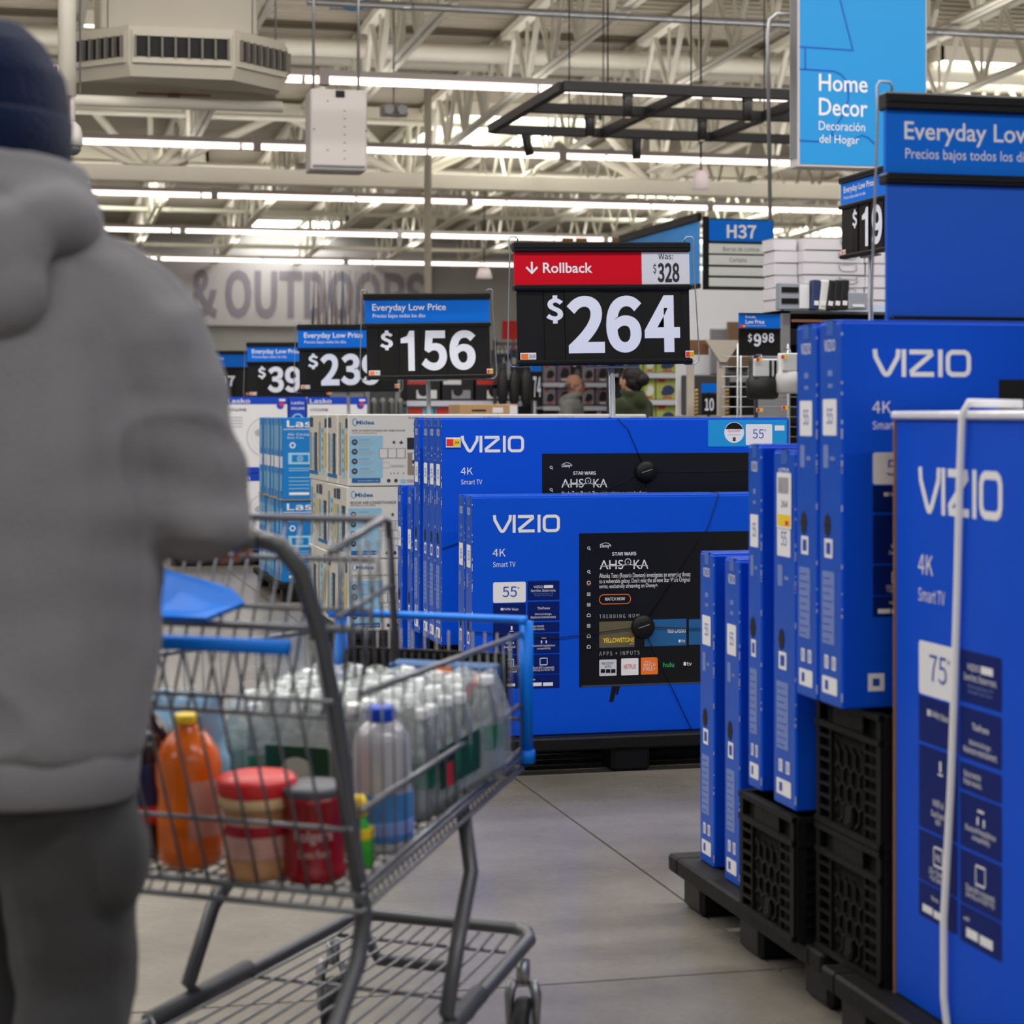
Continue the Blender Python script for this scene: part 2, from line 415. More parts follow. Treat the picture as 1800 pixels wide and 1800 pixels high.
crossbar(383, 43, .05, 'sprinkler_pipe', 'thin sprinkler pipe between the third and fourth lamp rows', 'pipe')
crossbar(442, 47, .05, 'sprinkler_pipe', 'thin sprinkler pipe above the outdoor lettering', 'pipe')
crossbar(20, 22, .04, 'conduit', 'thin steel conduit crossing high over the black lighting frame', 'pipe', STEEL, x0=3)

# rows of strip lamps
TUBE = M('lamp_tube', (255, 238, 232), .4, emit=2.2)
rows = [(154, 20.8), (272, 26.7), (357, 32.5), (418, 38.7), (466, 45.2)]
ords = ['nearest and highest row of strip lamps', 'second row of strip lamps, behind the white cabinet', 'third row of strip lamps, just under the long girder', 'fourth row of strip lamps', 'farthest row of strip lamps, over the outdoor lettering']
def lamprow(wy, z, lab, up=260):
    t = thing('strip_lamp_row', lab+' across the ceiling', 'lamp', (0, wy, z))
    x = -14.0
    while x < 26:
        part('diffuser', MB().tube([(x+.02, 0, 0), (x+2.38, 0, 0)], .036, 10), [TUBE], t)
        x += 2.4
    part('housing', MB().box(-14, -.03, .04, 26, .03, .1), [WHITESTEEL], t)
    o = area('row_fill_uplight', 6, wy, z+.12, 38, .08, up); o.rotation_euler = (math.pi, 0, 0)  # added upward fill above the row, unseen from below, brightens girder and deck
    for x in range(-13, 26, 4): part('bracket', MB().box(x-.05, -.06, -.05, x+.05, .06, .12), [WHITESTEEL], t)
for (py, d), lab in zip(rows, ords): lamprow(P(900, d)[1], Z(py, d), lab)
lamprow(14.4, 4.62, 'short near row of strip lamps crossing beside the blue department sign')
# skylights: bright lenses in curbs set in the deck
SKY = M('skylight_lens', (250, 252, 240), .4, emit=5)
def skylight(px, py, w, l, i):
    k = (px-900)/F; yy = 20.
    for _ in range(40):
        d = yy/(CT-k*ST); z = H-(py-HOR)/F*d; yy += (z-deck(yy))*3*(1 if z > 0 else 0)*-1*.5
    x, y = W(k*d, d); z = deck(y)
    mb = MB()
    for a in ((-w/2, -l/2, -w/2+.06, l/2), (w/2-.06, -l/2, w/2, l/2), (-w/2, -l/2, w/2, -l/2+.06), (-w/2, l/2-.06, w/2, l/2)): mb.box(x+a[0], y+a[1], z-.16, x+a[2], y+a[3], z+.1)
    o = struct('window_%d' % i, mb, [CREAM])
    part('pane', MB().box(x-w/2+.05, y-l/2+.05, z-.1, x+w/2-.05, y+l/2-.05, z-.06), [SKY], o)
for i, (px, py, w, l) in enumerate([(880, 215, 2.6, 3.5), (215, 282, 3, 3), (515, 385, 2.2, 2.5), (1215, 318, 1.8, 4), (1740, 118, 2.8, 2.5), (172, 38, .5, 1.3), (20, 290, 3, 3), (1290, 400, 2.5, 3), (1450, 395, 2.0, 3)], 1): skylight(px, py, w, l, i)

# ------------------------------------------------------------------ hung from the ceiling
# octagonal air diffuser with its duct
d0 = 18.5; x0, y0 = P(305, d0); z0 = H+2.99
t = thing('air_diffuser', 'large octagonal cream air diffuser with black louvres under a square duct', 'air diffuser', (x0, y0, z0), -TH*.0)
R = .95; c = .45
DIFF = M('duct_paint', (196, 190, 176), .55, var=.05, scale=2)
oc = [(-c, -R), (c, -R), (R, -c), (R, c), (c, R), (-c, R), (-R, c), (-R, -c)]
mb = MB(); n = 8
vs = [(x*.96, y*.96, -.09) for x, y in oc]+[(x, y, 0) for x, y in oc]+[(x, y, .34) for x, y in oc]
fs = [tuple(range(7, -1, -1)), tuple(range(16, 24))]
for i in range(8): fs.append((i, (i+1) % 8, 8+(i+1) % 8, 8+i)); fs.append((8+i, 8+(i+1) % 8, 16+(i+1) % 8, 16+i))
mb.add(vs, fs); part('casing', mb, [DIFF], t)
BLK = M('louvre_black', (12, 12, 12), .6)
for i in (7, 0, 1, 2, 3, 4, 5, 6):
    a = Vector((*oc[i], 0)); b = Vector((*oc[(i+1) % 8], 0)); ux = (b-a); L = ux.length; fr = frame(a, ux)
    mb = MB().rect(fr, .06*L, .07, .94*L, .25, 0, .012)
    g = part('grille', mb, [BLK], t)
    mb = MB()
    for q in range(8):
        u = (.06+.88*q/7)*L
        mb.box(-.008, -.05, 0, .008, 0, .18, T=Matrix.Translation(fr(u, .07, .01)) @ Matrix.Rotation(math.atan2(ux.y, ux.x), 4, 'Z'))
    part('louvre', mb, [M('louvre_grey', (120, 116, 110), .5)], g)
    mb = MB()
    for r_ in ((.03, .02, .97, .07), (.03, .25, .97, .3)): mb.prism([(r_[0]*L, r_[1]), (r_[2]*L, r_[1]), (r_[2]*L, r_[3]), (r_[0]*L, r_[3])], fr, .03, 0)
    for r_ in ((.03, .07, .07, .25), (.93, .07, .97, .25)): mb.prism([(r_[0]*L, r_[1]), (r_[2]*L, r_[1]), (r_[2]*L, r_[3]), (r_[0]*L, r_[3])], fr, .03, 0)
    part('grille_frame', mb, [DIFF], g)
part('duct', MB().box(-.68, -.68, .34, .68, .68, 3.2, b=.02), [DIFF], t)
for sx in (-.62, .62): part('hanger_wire', MB().rod((sx, -.8, .34), (sx, -.8, 3.0), .006, 5), [STEEL], t)
part('sensor', MB().box(-.33, -.05, -.105, .33, .0, -.09).box(-.05, -.09, -.15, .05, -.01, -.1, b=.01), [M('sensor_bronze', (150, 110, 90), .5)], t)
# pipe under diffuser, camera
a_, b_ = P3(125, 176, 17.6), P3(495, 188, 18.6); t = thing('support_pipe', 'cream pipe running level just under the octagonal air diffuser', 'pipe', tuple(a_))
part('pipe_run', MB().tube([Vector((0, 0, 0)), b_-a_], .05, 10), [CREAM], t)
for q in (.04, .97): part('hanger_rod', MB().rod((b_-a_)*q, (b_-a_)*q+Vector((0, 0, 2.6)), .008, 6), [STEEL], t)
t = thing('security_camera', 'white dome security camera on a drop pipe beside the navy knitted cap', 'camera', P3(127, 240, 17))
part('bracket', MB().rod((0, 0, 0), (0, 0, .55), .025, 8), [WHITESTEEL], t)
part('housing', MB().lathe([(.03, .12), (.07, .08), (.085, 0), (.085, -.08)], 16), [WHITESTEEL], t)
part('dome', MB().lathe([(.075, -.08), (.07, -.12), (.04, -.15), (.004, -.16)], 16), [M('smoked_dome', (90, 90, 95), .1)], t)
# white cabinet
cx, cy = P(530, 18.3)
ax, ay = P(546, 17.9)
t = thing('ceiling_cabinet', 'white metal cabinet hung flat from the ceiling with a row of small holes', 'cabinet', (ax, ay, Z(298, 17.9)))
part('casing', MB().box(0, 0, 0, .5, .34, .71, b=.012), [WHITESTEEL], t)
mb = MB(); fr = frame((0, 0, 0), (1, 0, 0))
for i in range(7): mb.rect(fr, .29, .1+.07*i, .31, .107+.07*i, 0, .002)
for u, v in ((.14, .17), (.14, .6), (.0+.02, .35), (.48, .35)): mb.rect(fr, u, v, u+.02, v+.008, 0, .002)
part('vent_holes', mb, [DGREY], t)
part('socket', MB().box(.22, -.01, .64, .3, 0, .7, b=.003), [BLACKP], t)
part('tray_lip', MB().box(.02, -.015, .03, .48, 0, .045), [MGREY], t)
for x in (.05, .45): part('hanger_rod', MB().rod((x, .17, .71), (x, .17, 2.4), .012, 6), [STEEL], t)
# emergency light & pendant lamps
t = thing('emergency_light', 'small white twin-head emergency light under a joist near the white cabinet', 'lamp', P3(692, 195, 24))
part('case', MB().box(-.16, -.05, -.07, .16, .05, .07, b=.015), [WHITESTEEL], t)
part('hanger_rod', MB().rod((0, 0, .07), (0, 0, deck(P(692, 24)[1])-Z(195, 24)), .01, 5), [STEEL], t)
for s in (-1, 1): part('lamp_head', MB().lathe([(.03, 0), (.06, .06), (.06, .09)], 12, T=Matrix.Translation((s*.08, -.05, 0)) @ Matrix.Rotation(math.pi/2, 4, 'X')), [STEEL], t)
def pendant(px, py, d, w, h, lab):
    t = thing('pendant_lamp', lab, 'lamp', P3(px, py, d))
    part('shade', MB().lathe([(w*.62, h), (w*.8, h*.6), (w, 0), (w*.97, .0)], 24), [M('lamp_shade_pink', (236, 220, 220), .5, emit=.25)], t)
    part('cord', MB().rod((0, 0, h), (0, 0, deck(P(px, d)[1])-Z(py, d)-.01), .01, 5), [BLACKP], t)
pendant(1232, 333, 22, .1, .2, 'pink-white cone pendant lamp in front of a skylight beyond the black frame')
pendant(851, 489, 40, .16, .2, 'small white cone pendant lamp glimpsed between two price signs')
# black lighting frame: three long rails and cross rails
zf = 3.9; dA = 16.75; dB = 17.9; dC = 19.3
BR = M('black_rail', (30, 29, 30), .5)
xl, yA = P(990, dA); _, yC = P(880, dC); yB = (yA+yC)/2-.1
xR = xl+3.3; hr = .085
t = thing('track_lighting_frame', 'black ladder-shaped track lighting frame hung on thin cables', 'lamp frame', (xl, yA, zf))
for yy in (yA, yB, yC): part('rail', MB().box(0, yy-yA-.035, 0, 3.3, yy-yA+.035, hr, b=.004), [BR], t)
for xx in (0, 1.1, 2.2, 3.3): part('cross_rail', MB().box(xx-.035, .035, .002, xx+.035, yC-yA, hr-.002, b=.004), [BR], t)
for xx, yy in ((.38, yA), (.38, yB), (1.1, yA), (1.1, yC), (2.2, yA), (2.2, yB)): part('cable', MB().rod((xx, yy-yA, hr), (xx, yy-yA, 2.6), .006, 5), [BLACKP], t)
def spot(px, d, tilt, lab, lit=False):
    x, _ = P(px, d); yy = yA if d < 17.2 else (yB if d < 18.5 else yC)
    t = thing('spotlight', lab, 'spotlight', (x, yy, zf), 0)
    part('adaptor', MB().box(-.04, -.03, -.035, .04, .03, 0, b=.004), [BR], t)
    T = Matrix.Translation((0, 0, -.03)) @ Matrix.Rotation(tilt, 4, 'Y')
    part('barrel', MB().lathe([(.035, 0), (.042, -.01), (.042, -.16), (.034, -.165)], 16, T=T), [BR], t)
    part('lens', MB().lathe([(.030, -.164), (.02, -.167)], 14, T=T), [M('spot_lens', (250, 226, 190), .3, emit=1.2 if lit else .4)], t)
spot(1112, dA, 0, 'black spotlight on the nearest rail, first from its open end')
spot(1343, dA, 0, 'black spotlight on the nearest rail, closest to the department sign')
spot(1045, 17.9, 0, 'black spotlight on the middle rail, first from its open end')
spot(1261, 17.9, 0, 'black spotlight on the middle rail, closest to the department sign')
spot(927, dC, -.25, 'black spotlight with lit lens tilted outward on the farthest rail, by the corner', True)
spot(1137, dC, 0, 'black spotlight with lit lens hanging from the middle of the farthest rail', True)
# hanging department sign
dS = 14.0; sx, sy = P(1403, dS); zb = Z(293, dS); wS = 242*dS/3600/CT*.985
t = thing('department_sign', 'tall blue hanging home decor sign with a white frame', 'sign', (sx, sy, zb))
part('frame', MB().box(0, 0, 0, wS, .16, 1.75, b=.006), [WHITESTEEL], t)
DB = M('department_blue', (28, 146, 216), .55)
part('side_panel', MB().box(-.003, .02, .06, 0, .14, 1.7), [MGREY], t, 'grey side panel')
part('face_panel', MB().box(.012, -.004, .02, wS-.012, 0, 1.73), [DB], t)
fr = frame((0, -.005, 0), (1, 0, 0)); s_ = 14.0/3600*.98
def du(px): return (px-1403)*s_
def dv(py): return (293-py)*s_
mb = MB(); w_ = .012
for pts in ([(1475, -40), (1508, 80), (1405, 78)], [(1416, 80), (1416, 118)], [(1405, 118), (1470, 119), (1484, 124), (1494, 134), (1499, 150), (1499, 170), (1490, 195), (1466, 233)], [(1405, 246), (1443, 247)],
            [(1466, 233), (1480, 240)], [(1510, 240), (1525, 233), (1538, 237), (1550, 248)]):
    mb.ribbon([(du(a), dv(b)) for a, b in pts], w_, fr, 0, .001)
part('line_drawing', mb, [M('deep_line_blue', (0, 96, 190), .5)], t)
mb = MB()
mb.text('Home', fr, du(1442), dv(156), du(1536), dv(125), 0, 'R', .012, .002)
mb.text('Decor', fr, du(1442), dv(200), du(1536), dv(168), 0, 'R', .012, .002)
mb.text('Decoración', fr, du(1442), dv(226), du(1531), dv(210), 0, 'R', .0, .002)
mb.text('del Hogar', fr, du(1443), dv(254), du(1520), dv(234), 0, 'R', .0, .002)
part('lettering', mb, [WHITE], t)
for x in (.15, wS-.15): part('hanger_rod', MB().rod((x, .08, 1.75), (x, .08, 3.6), .01, 6), [STEEL], t)
# thin bent conduit beside the sign
single('conduit', MB().tube([P3(1420, 24, 16)+Vector((0, 0, 2.5)), P3(1420, 24, 16), P3(1366, 25, 16), P3(1353, 35, 16), P3(1349, 60, 16), P3(1354, 388, 16)], .016, 8), [STEEL], 'thin bent steel conduit dropping beside the department sign to the aisle marker', 'pipe')
t = thing('hanging_round_sign', 'blue ring-shaped hanging sign seen edge on under the deck', 'sign', P3(620, 8, 22))
part('panel', MB().box(-.25, 0, -.07, .2, .03, -.04), [STEEL], t)
part('ring', MB().tube([(.16*math.cos(a*math.pi/8), 0, .09+.13*math.sin(a*math.pi/8)) for a in range(16)], .03, 6, closed=True), [M('teal_blue', (60, 120, 160), .5)], t)

# ================================================================== TELEVISION CARTONS
# design of the carton front, in metres from the carton's top-left corner (u right, v down), for the 55-inch size
def duv(zx, zy):
    """design coordinates of the large carton print"""
    px, py = 690+zx/2.857, 720+zy/2.857
    k = (px-900)/F; u = (7.1*k+.138)/(CT-k*ST); Yc = 7.1+ST*u
    return u, (H-(py-HOR)/F*Yc)
ZT = duv(400, 442)[1]
def logo(mb, fr, u0, v1, w, h, m):
    sx = w/337.; sy = h/86.; q = lambda pts: [(u0+x*sx, v1-h+y*sy) for x, y in pts]; t = 15*sx; e = .0009
    mb.ribbon(q([(8, 86), (11, 62), (38, 14), (44, 8), (52, 8), (58, 14), (86, 62), (88, 86)]), t, fr, m, e)
    mb.ribbon(q([(107, 0), (107, 86)]), t, fr, m, e)
    mb.ribbon(q([(126, 78), (198, 78), (200, 70), (134, 18), (136, 8), (210, 8)]), t, fr, m, e)
    mb.ribbon(q([(232, 0), (232, 86)]), t, fr, m, e)
    mb.ribbon(q([(272, 8), (316, 8), (326, 14), (330, 24), (330, 62), (326, 72), (316, 78), (272, 78), (262, 72), (258, 62), (258, 24), (262, 14)]), t, fr, m, e, closed=True)
MATS = [WHITE, NAVY, PALE, CYAN, SCREEN, YEL, RED, ORG, GREENINK, LGREY, BLUE, M('olive_tile', (96, 88, 66), .5), M('tile_blue', (24, 92, 150), .5), M('mid_blue_label', (30, 70, 170), .5), DGREY, M('grey_lettering', (170, 170, 176), .5)]
def tv_print(parent, w, h, sc=1., size='55', full=True, top=True, y=0):
    fr0 = frame((0, y, h), (1, 0, 0))
    def R(mb, a, b, c, d, m, rad=0, e=.0004):
        u0, v0 = duv(a, b); u1, v1 = duv(c, d)
        u0, u1 = u0*sc, min(u1*sc, w-.01); va = (v0-ZT)*sc; vb = (v1-ZT)*sc
        mb.rect(fr0, u0, vb, u1, va, m, e, rad*sc)
    def T(mb, s, a, b, c, d, m, f='R', off=0, e=.001):
        u0, v0 = duv(a, b); u1, v1 = duv(c, d)
        if u1*sc < w: mb.text(s, fr0, u0*sc, (v1-ZT)*sc, u1*sc, (v0-ZT)*sc, m, f, off, e)
    mb = MB(); u0, v0 = duv(503, 531); u1, v1 = duv(840, 616)
    logo(mb, fr0, u0*sc, (v0-ZT)*sc, (u1-u0)*sc, (v0-v1)*sc, 0)
    T(mb, '4K', 503, 701, 567, 738, 0, 'I'); T(mb, 'Smart TV', 504, 766, 617, 790, 0, 'I')
    for q in ((.055, .115) if size == '50' or not full else ()):
        mb.rect(fr0, q, -h+.035, q+.035, -h+.07, 0, .0006); mb.rect(fr0, q+.01, -h+.045, q+.025, -h+.06, 13, .001)
    part('printed_lettering', mb, MATS, parent)
    if not full: return
    mb = MB(); R(mb, 505, 868, 669, 968, 0, .006); T(mb, size, 552, 890, 624, 940, 13, 'I'); T(mb, '"', 628, 892, 636, 900, 13)
    part('size_label', mb, MATS, parent, 'white label with the screen size')
    def panel(a, b, c, d, texts, boxes=()):
        mb = MB(); R(mb, a, b, c, d, 1, .003)
        for q in texts: T(mb, *q)
        for q in boxes: R(mb, *q, e=.0009)
        part('feature_panel', mb, MATS, parent)
    panel(678, 862, 838, 955, [('VIZIO', 708, 885, 755, 896, 0), ('Save time. Stream more.', 694, 903, 820, 914, 0, 'I'), ('With the largest library of TV', 708, 922, 808, 929, 2), ('Subscriptions may be required', 712, 932, 804, 938, 2)], [(760, 883, 806, 896, 0)])
    panel(505, 975, 669, 1060, [('Dolby', 562, 996, 594, 1010, 0, 'I', .01), ('Vision', 598, 996, 632, 1009, 0)], [(543, 997, 549, 1009, 0), (551, 997, 557, 1009, 0)])
    panel(678, 967, 838, 1058, [('ThinFrame', 727, 992, 790, 1003, 0), ('Minimal design.', 716, 1023, 800, 1034, 0, 'I'), ('Maximum entertainment.', 694, 1037, 822, 1047, 0, 'I')])
    panel(505, 1070, 669, 1226, [('WiFi 6', 566, 1165, 610, 1178, 0), ('Dual band', 560, 1186, 616, 1197, 0, 'I'), ('WiFi', 578, 1201, 600, 1211, 0, 'I')], [(594, 1088, 602, 1108, 0), (588, 1112, 608, 1115, 0)])
    panel(678, 1070, 838, 1117, [('Voice remote', 694, 1082, 760, 1093, 0, 'I'), ('finds movies.', 694, 1097, 764, 1107, 0, 'I')])
    panel(678, 1126, 838, 1222, [('Bluetooth headphone', 700, 1181, 816, 1192, 0, 'I'), ('compatibility', 726, 1195, 794, 1206, 0, 'I')], [(745, 1160, 751, 1174, 0), (769, 1160, 775, 1174, 0), (748, 1146, 772, 1150, 0)])
    panel(505, 1235, 669, 1328, [('FREE', 578, 1268, 600, 1280, 0), ('250+ Channels', 550, 1298, 628, 1308, 0, 'I'), ('+ On Demand', 553, 1311, 624, 1321, 0, 'I')], [(569, 1254, 609, 1257, 0), (569, 1289, 609, 1292, 0), (569, 1254, 572, 1292, 0), (606, 1254, 609, 1292, 0)])
    panel(678, 1232, 838, 1326, [("Share life's moments", 702, 1290, 812, 1300, 0, 'I'), ('directly on VIZIO TVs', 703, 1304, 811, 1314, 0, 'I')], [(739, 1247, 778, 1250, 0), (739, 1281, 778, 1284, 0), (739, 1247, 742, 1284, 0), (775, 1247, 778, 1284, 0)])
    panel(505, 1336, 669, 1398, [('Works', 560, 1352, 590, 1360, 0)], [(522, 1377, 565, 1390, 0), (570, 1377, 615, 1390, 0)])
    panel(678, 1334, 838, 1398, [('with', 694, 1352, 716, 1360, 0)], [(704, 1372, 749, 1388, 0), (756, 1371, 805, 1387, 0)])
    # picture of the set
    b0 = duv(937, 622); b1 = duv(937, 1395); W1 = (b0[1]-b1[1])*1.76
    uu0 = b0[0]*sc; uu1 = min(w-.02, (b0[0]+W1)*sc); va = (b0[1]-ZT)*sc; vb = (b1[1]-ZT)*sc
    mb = MB(); mb.rect(fr0, uu0, vb, uu1, va, 4, .0004)
    mb.rect(fr0, uu0+.01*sc, vb-.0, uu1-.01*sc, vb+.006*sc, 14, .0007)
    for uf in (uu0+.12*sc, uu1-.12*sc):
        mb.prism([(uf, vb), (uf+.02*sc, vb), (uf+.005*sc, vb-.055*sc), (uf-.01*sc, vb-.055*sc)], fr0, .0002, 4, .0005)
        mb.prism([(uf+.02*sc, vb), (uf+.03*sc, vb), (uf+.022*sc, vb-.03*sc), (uf+.014*sc, vb-.03*sc)], fr0, .0002, 4, .0005)
    scr = part('screen_picture', mb, MATS, parent, 'printed picture of a black television screen with a menu')
    mb = MB()
    T(mb, 'Disney+', 1042, 676, 1098, 698, 0, 'R', .01); 
    u0, v0 = duv(1042, 690); u1, v1 = duv(1096, 690)
    mb.ribbon([((u0+(u1-u0)*(.5-.5*math.cos(a)))*sc, (v0-ZT+.014*math.sin(a))*sc) for a in [i*math.pi/10 for i in range(2, 10)]], .0016*sc, fr0, 0, .001)
    T(mb, 'STAR WARS', 1102, 716, 1224, 732, 0, 'I', .02)
    T(mb, 'AHS', 1040, 757, 1158, 801, 0, 'R'); T(mb, 'KA', 1210, 755, 1284, 799, 0, 'R')
    u0, v0 = duv(1182, 765); mb.ribbon([((u0+.011*math.cos(a))*sc, (v0-ZT+.011*math.sin(a))*sc) for a in [i*math.pi/8 for i in range(16)]], .0022*sc, fr0, 0, .001, closed=True)
    R(mb, 1181, 762, 1184, 772, 0, e=.001)
    R(mb, 1044, 784, 1164, 785.5, 0, e=.001); R(mb, 1158, 779, 1206, 780.5, 0, e=.001); R(mb, 1206, 783, 1282, 784.5, 0, e=.001)
    T(mb, 'Ahsoka Tano (Rosario Dawson) investigates an emerging threat', 1038, 823, 1496, 845, 0)
    T(mb, "to a vulnerable galaxy. Don't miss the all-new Star Wars Original", 1038, 850, 1493, 871, 0)
    T(mb, 'series, exclusively streaming on Disney+.', 1038, 878, 1334, 898, 0)
    T(mb, 'WATCH NOW', 1066, 944, 1167, 958, 0, 'I', .01)
    T(mb, 'T R E N D I N G   N O W', 1038, 1030, 1240, 1044, 15, 'I'); T(mb, 'A P P S   +   I N P U T S', 1038, 1216, 1240, 1231, 15, 'I')
    for (x, yv) in ((985, 697), (985, 816), (985, 870), (985, 928), (985, 980), (985, 1034), (985, 1086), (985, 1138), (985, 1192)):
        u, v = duv(x, yv); r = .0065*sc
        if yv in (697, 816): mb.ribbon([(u*sc+r*.7*math.cos(a), (v-ZT)*sc+r*.7*math.sin(a)+r*.2) for a in [i*math.pi/4 for i in range(8)]], r*.3, fr0, 0, .001, closed=True); mb.ribbon([(u*sc+r*.3, (v-ZT)*sc-r*.4), (u*sc+r, (v-ZT)*sc-r)], r*.35, fr0, 0, .001)
        elif yv in (928, 980, 1086):
            for q in (-1, 0, 1): mb.ribbon([(u*sc-r, (v-ZT)*sc+q*r*.7), (u*sc+r, (v-ZT)*sc+q*r*.7)], r*.3, fr0, 0, .001)
        else: mb.ribbon([(u*sc-r*.9, (v-ZT)*sc-r*.7), (u*sc+r*.9, (v-ZT)*sc-r*.7), (u*sc+r*.9, (v-ZT)*sc+r*.4), (u*sc, (v-ZT)*sc+r), (u*sc-r*.9, (v-ZT)*sc+r*.4)], r*.28, fr0, 0, .001, closed=True)
    R(mb, 978, 882, 992, 885, 6, e=.001)
    u0, v0 = duv(1039, 931); u1, v1 = duv(1195, 974); a, b, c_, d_ = u0*sc, (v1-ZT)*sc, u1*sc, (v0-ZT)*sc; r = (d_-b)*.45
    pl = []
    for cx, cy, a0 in ((c_-r, b+r, -90), (c_-r, d_-r, 0), (a+r, d_-r, 90), (a+r, b+r, 180)):
        for k in range(5): an = math.radians(a0+k*22.5); pl.append((cx+r*math.cos(an), cy+r*math.sin(an)))
    mb.ribbon(pl, .0025*sc, fr0, 7, .001, closed=True)
    part('menu_lettering', mb, MATS, scr)
    for q in ([(1038, 1066, 1215, 1192, 11, 0, .0008)], [(1265, 1056, 1475, 1184, 12, 0, .0008)], [(1488, 1054, 1560, 1180, 12, 0, .0008)]):
        mb = MB()
        for r_ in q: R(mb, *r_)
        if q[0][0] == 1038: T(mb, 'YELLOWSTONE', 1056, 1148, 1214, 1168, 5, 'R', .03, .0014); T(mb, 'peacock', 1190, 1172, 1212, 1181, 0, 'I', .0, .0014)
        if q[0][0] == 1265: T(mb, 'TED LASSO', 1378, 1104, 1472, 1120, 0, 'I', .02, .0014); T(mb, 'tv', 1450, 1154, 1470, 1170, 0, 'I', .0, .0014); R(mb, 1436, 1156, 1446, 1169, 0, 0, .0014)
        part('show_tile', mb, MATS, scr)
    for rc, m, tx in (((1038, 1257, 1125, 1336), 9, [('RECENT', 1051, 1270, 1110, 1280, 14, 'I'), ('APPS', 1064, 1286, 1098, 1296, 14, 'I')]), ((1148, 1251, 1235, 1333), 0, [('NETFLIX', 1161, 1281, 1222, 1300, 6, 'I', .01)]),
                      ((1247, 1246, 1332, 1329), 7, [('VIZIO', 1262, 1264, 1298, 1272, 0, 'I'), ('WATCH', 1260, 1276, 1318, 1290, 0, 'I'), ('FREE+', 1260, 1295, 1320, 1310, 0, 'I')]),
                      ((1343, 1243, 1428, 1325), 4, [('hulu', 1358, 1270, 1414, 1293, 8, 'I', .02)]), ((1440, 1240, 1526, 1322), 4, [('tv', 1478, 1268, 1502, 1286, 0, 'I', .01)])):
        mb = MB(); R(mb, *rc, m, 0.003, .0008)
        for q in tx: T(mb, *q[:6], *q[6:], **({'e': .0014}))
        if tx[0][0] == 'RECENT':
            for a_ in (1045, 1071, 1097): R(mb, a_, 1304, a_+22, 1322, 4, 0, .0014)
        if tx[0][0] == 'tv': R(mb, 1461, 1268, 1474, 1286, 0, .003, .0014)
        part('app_tile', mb, MATS, scr)
    if top:
        uA = w-.34*sc if w > .6 else w
        mb = MB()
        vt = -.012
        uA, _ = duv(1640+270, 60)
        if size == '55' and sc > .98:
            mb.rect(fr0, 1.04, -.105, w-.01, -.004, 3, .0004)
            mb.disc(fr0, 1.145, -.052, .040, 0, .0012, 24); mb.prism([(1.145+.038*math.cos(a), -.052+.038*math.sin(a)) for a in [math.radians(20+i*14) for i in range(11)]], fr0, .0001, 4, .0014)
            mb.text('Quickfit', fr0, 1.12, -.052, 1.17, -.04, 6, 'I', 0, .0016); mb.rect(fr0, 1.12, -.062, 1.17, -.058, 9, .0016); mb.rect(fr0, 1.139, -.085, 1.151, -.07, 14, .0016)
            mb.rect(fr0, 1.192, -.1, 1.3, -.02, 0, .001, .006); mb.text('55', fr0, 1.22, -.075, 1.265, -.04, 13, 'I', 0, .0014); mb.text('"', fr0, 1.268, -.048, 1.274, -.04, 13, 'I', 0, .0014)
            mb.rect(fr0, 1.31, -.045, 1.35, -.025, 0, .001)
            part('corner_print', mb, MATS, parent, 'cyan corner with a white size label and a round sticker')
SIDEP = None
def side_print(h, d):
    """labels down the narrow end, in the plane x = 0"""
    fr = frame((0, d, 0), (0, -1, 0)); mb = MB()
    mb.text('VIZIO', fr, d*.25, h*.925, d*.72, h*.955, 0, 'I', .01)
    mb.rect(fr, d*.4, h*.86, d*.6, h*.875, 2, .0006); mb.rect(fr, d*.4, h*.83, d*.6, h*.84, 2, .0006)
    mb.rect(fr, d*.18, h*.705, d*.78, h*.80, 0, .0006, .004); mb.text('55', fr, d*.36, h*.735, d*.62, h*.775, 13, 'I', .0, .001)
    mb.rect(fr, d*.2, h*.62, d*.42, h*.68, 2, .0006); mb.rect(fr, d*.5, h*.64, d*.7, h*.65, 2, .0006)
    mb.rect(fr, d*.25, h*.385, d*.6, h*.435, 0, .0006); mb.rect(fr, d*.33, h*.395, d*.52, h*.425, 13, .001)
    mb.rect(fr, d*.15, h*.16, d*.68, h*.35, 2, .0006)
    for q in range(9): mb.rect(fr, d*.2, h*(.17+.02*q), d*(.5+.1*(q % 2)), h*(.173+.02*q), 13, .001)
    for q in (0, 1): mb.rect(fr, d*(.25+.32*q), h*.095, d*(.42+.32*q), h*.13, 0, .0006); mb.text('X8'[q], fr, d*(.28+.32*q), h*.1, d*(.38+.32*q), h*.125, 13, 'I', 0, .001)
    mb.rect(fr, d*.15, h*.03, d*.8, h*.075, 0, .0006, .004); mb.rect(fr, d*.28, h*.04, d*.42, h*.065, 13, .001)
    return mb
_tvc = {}
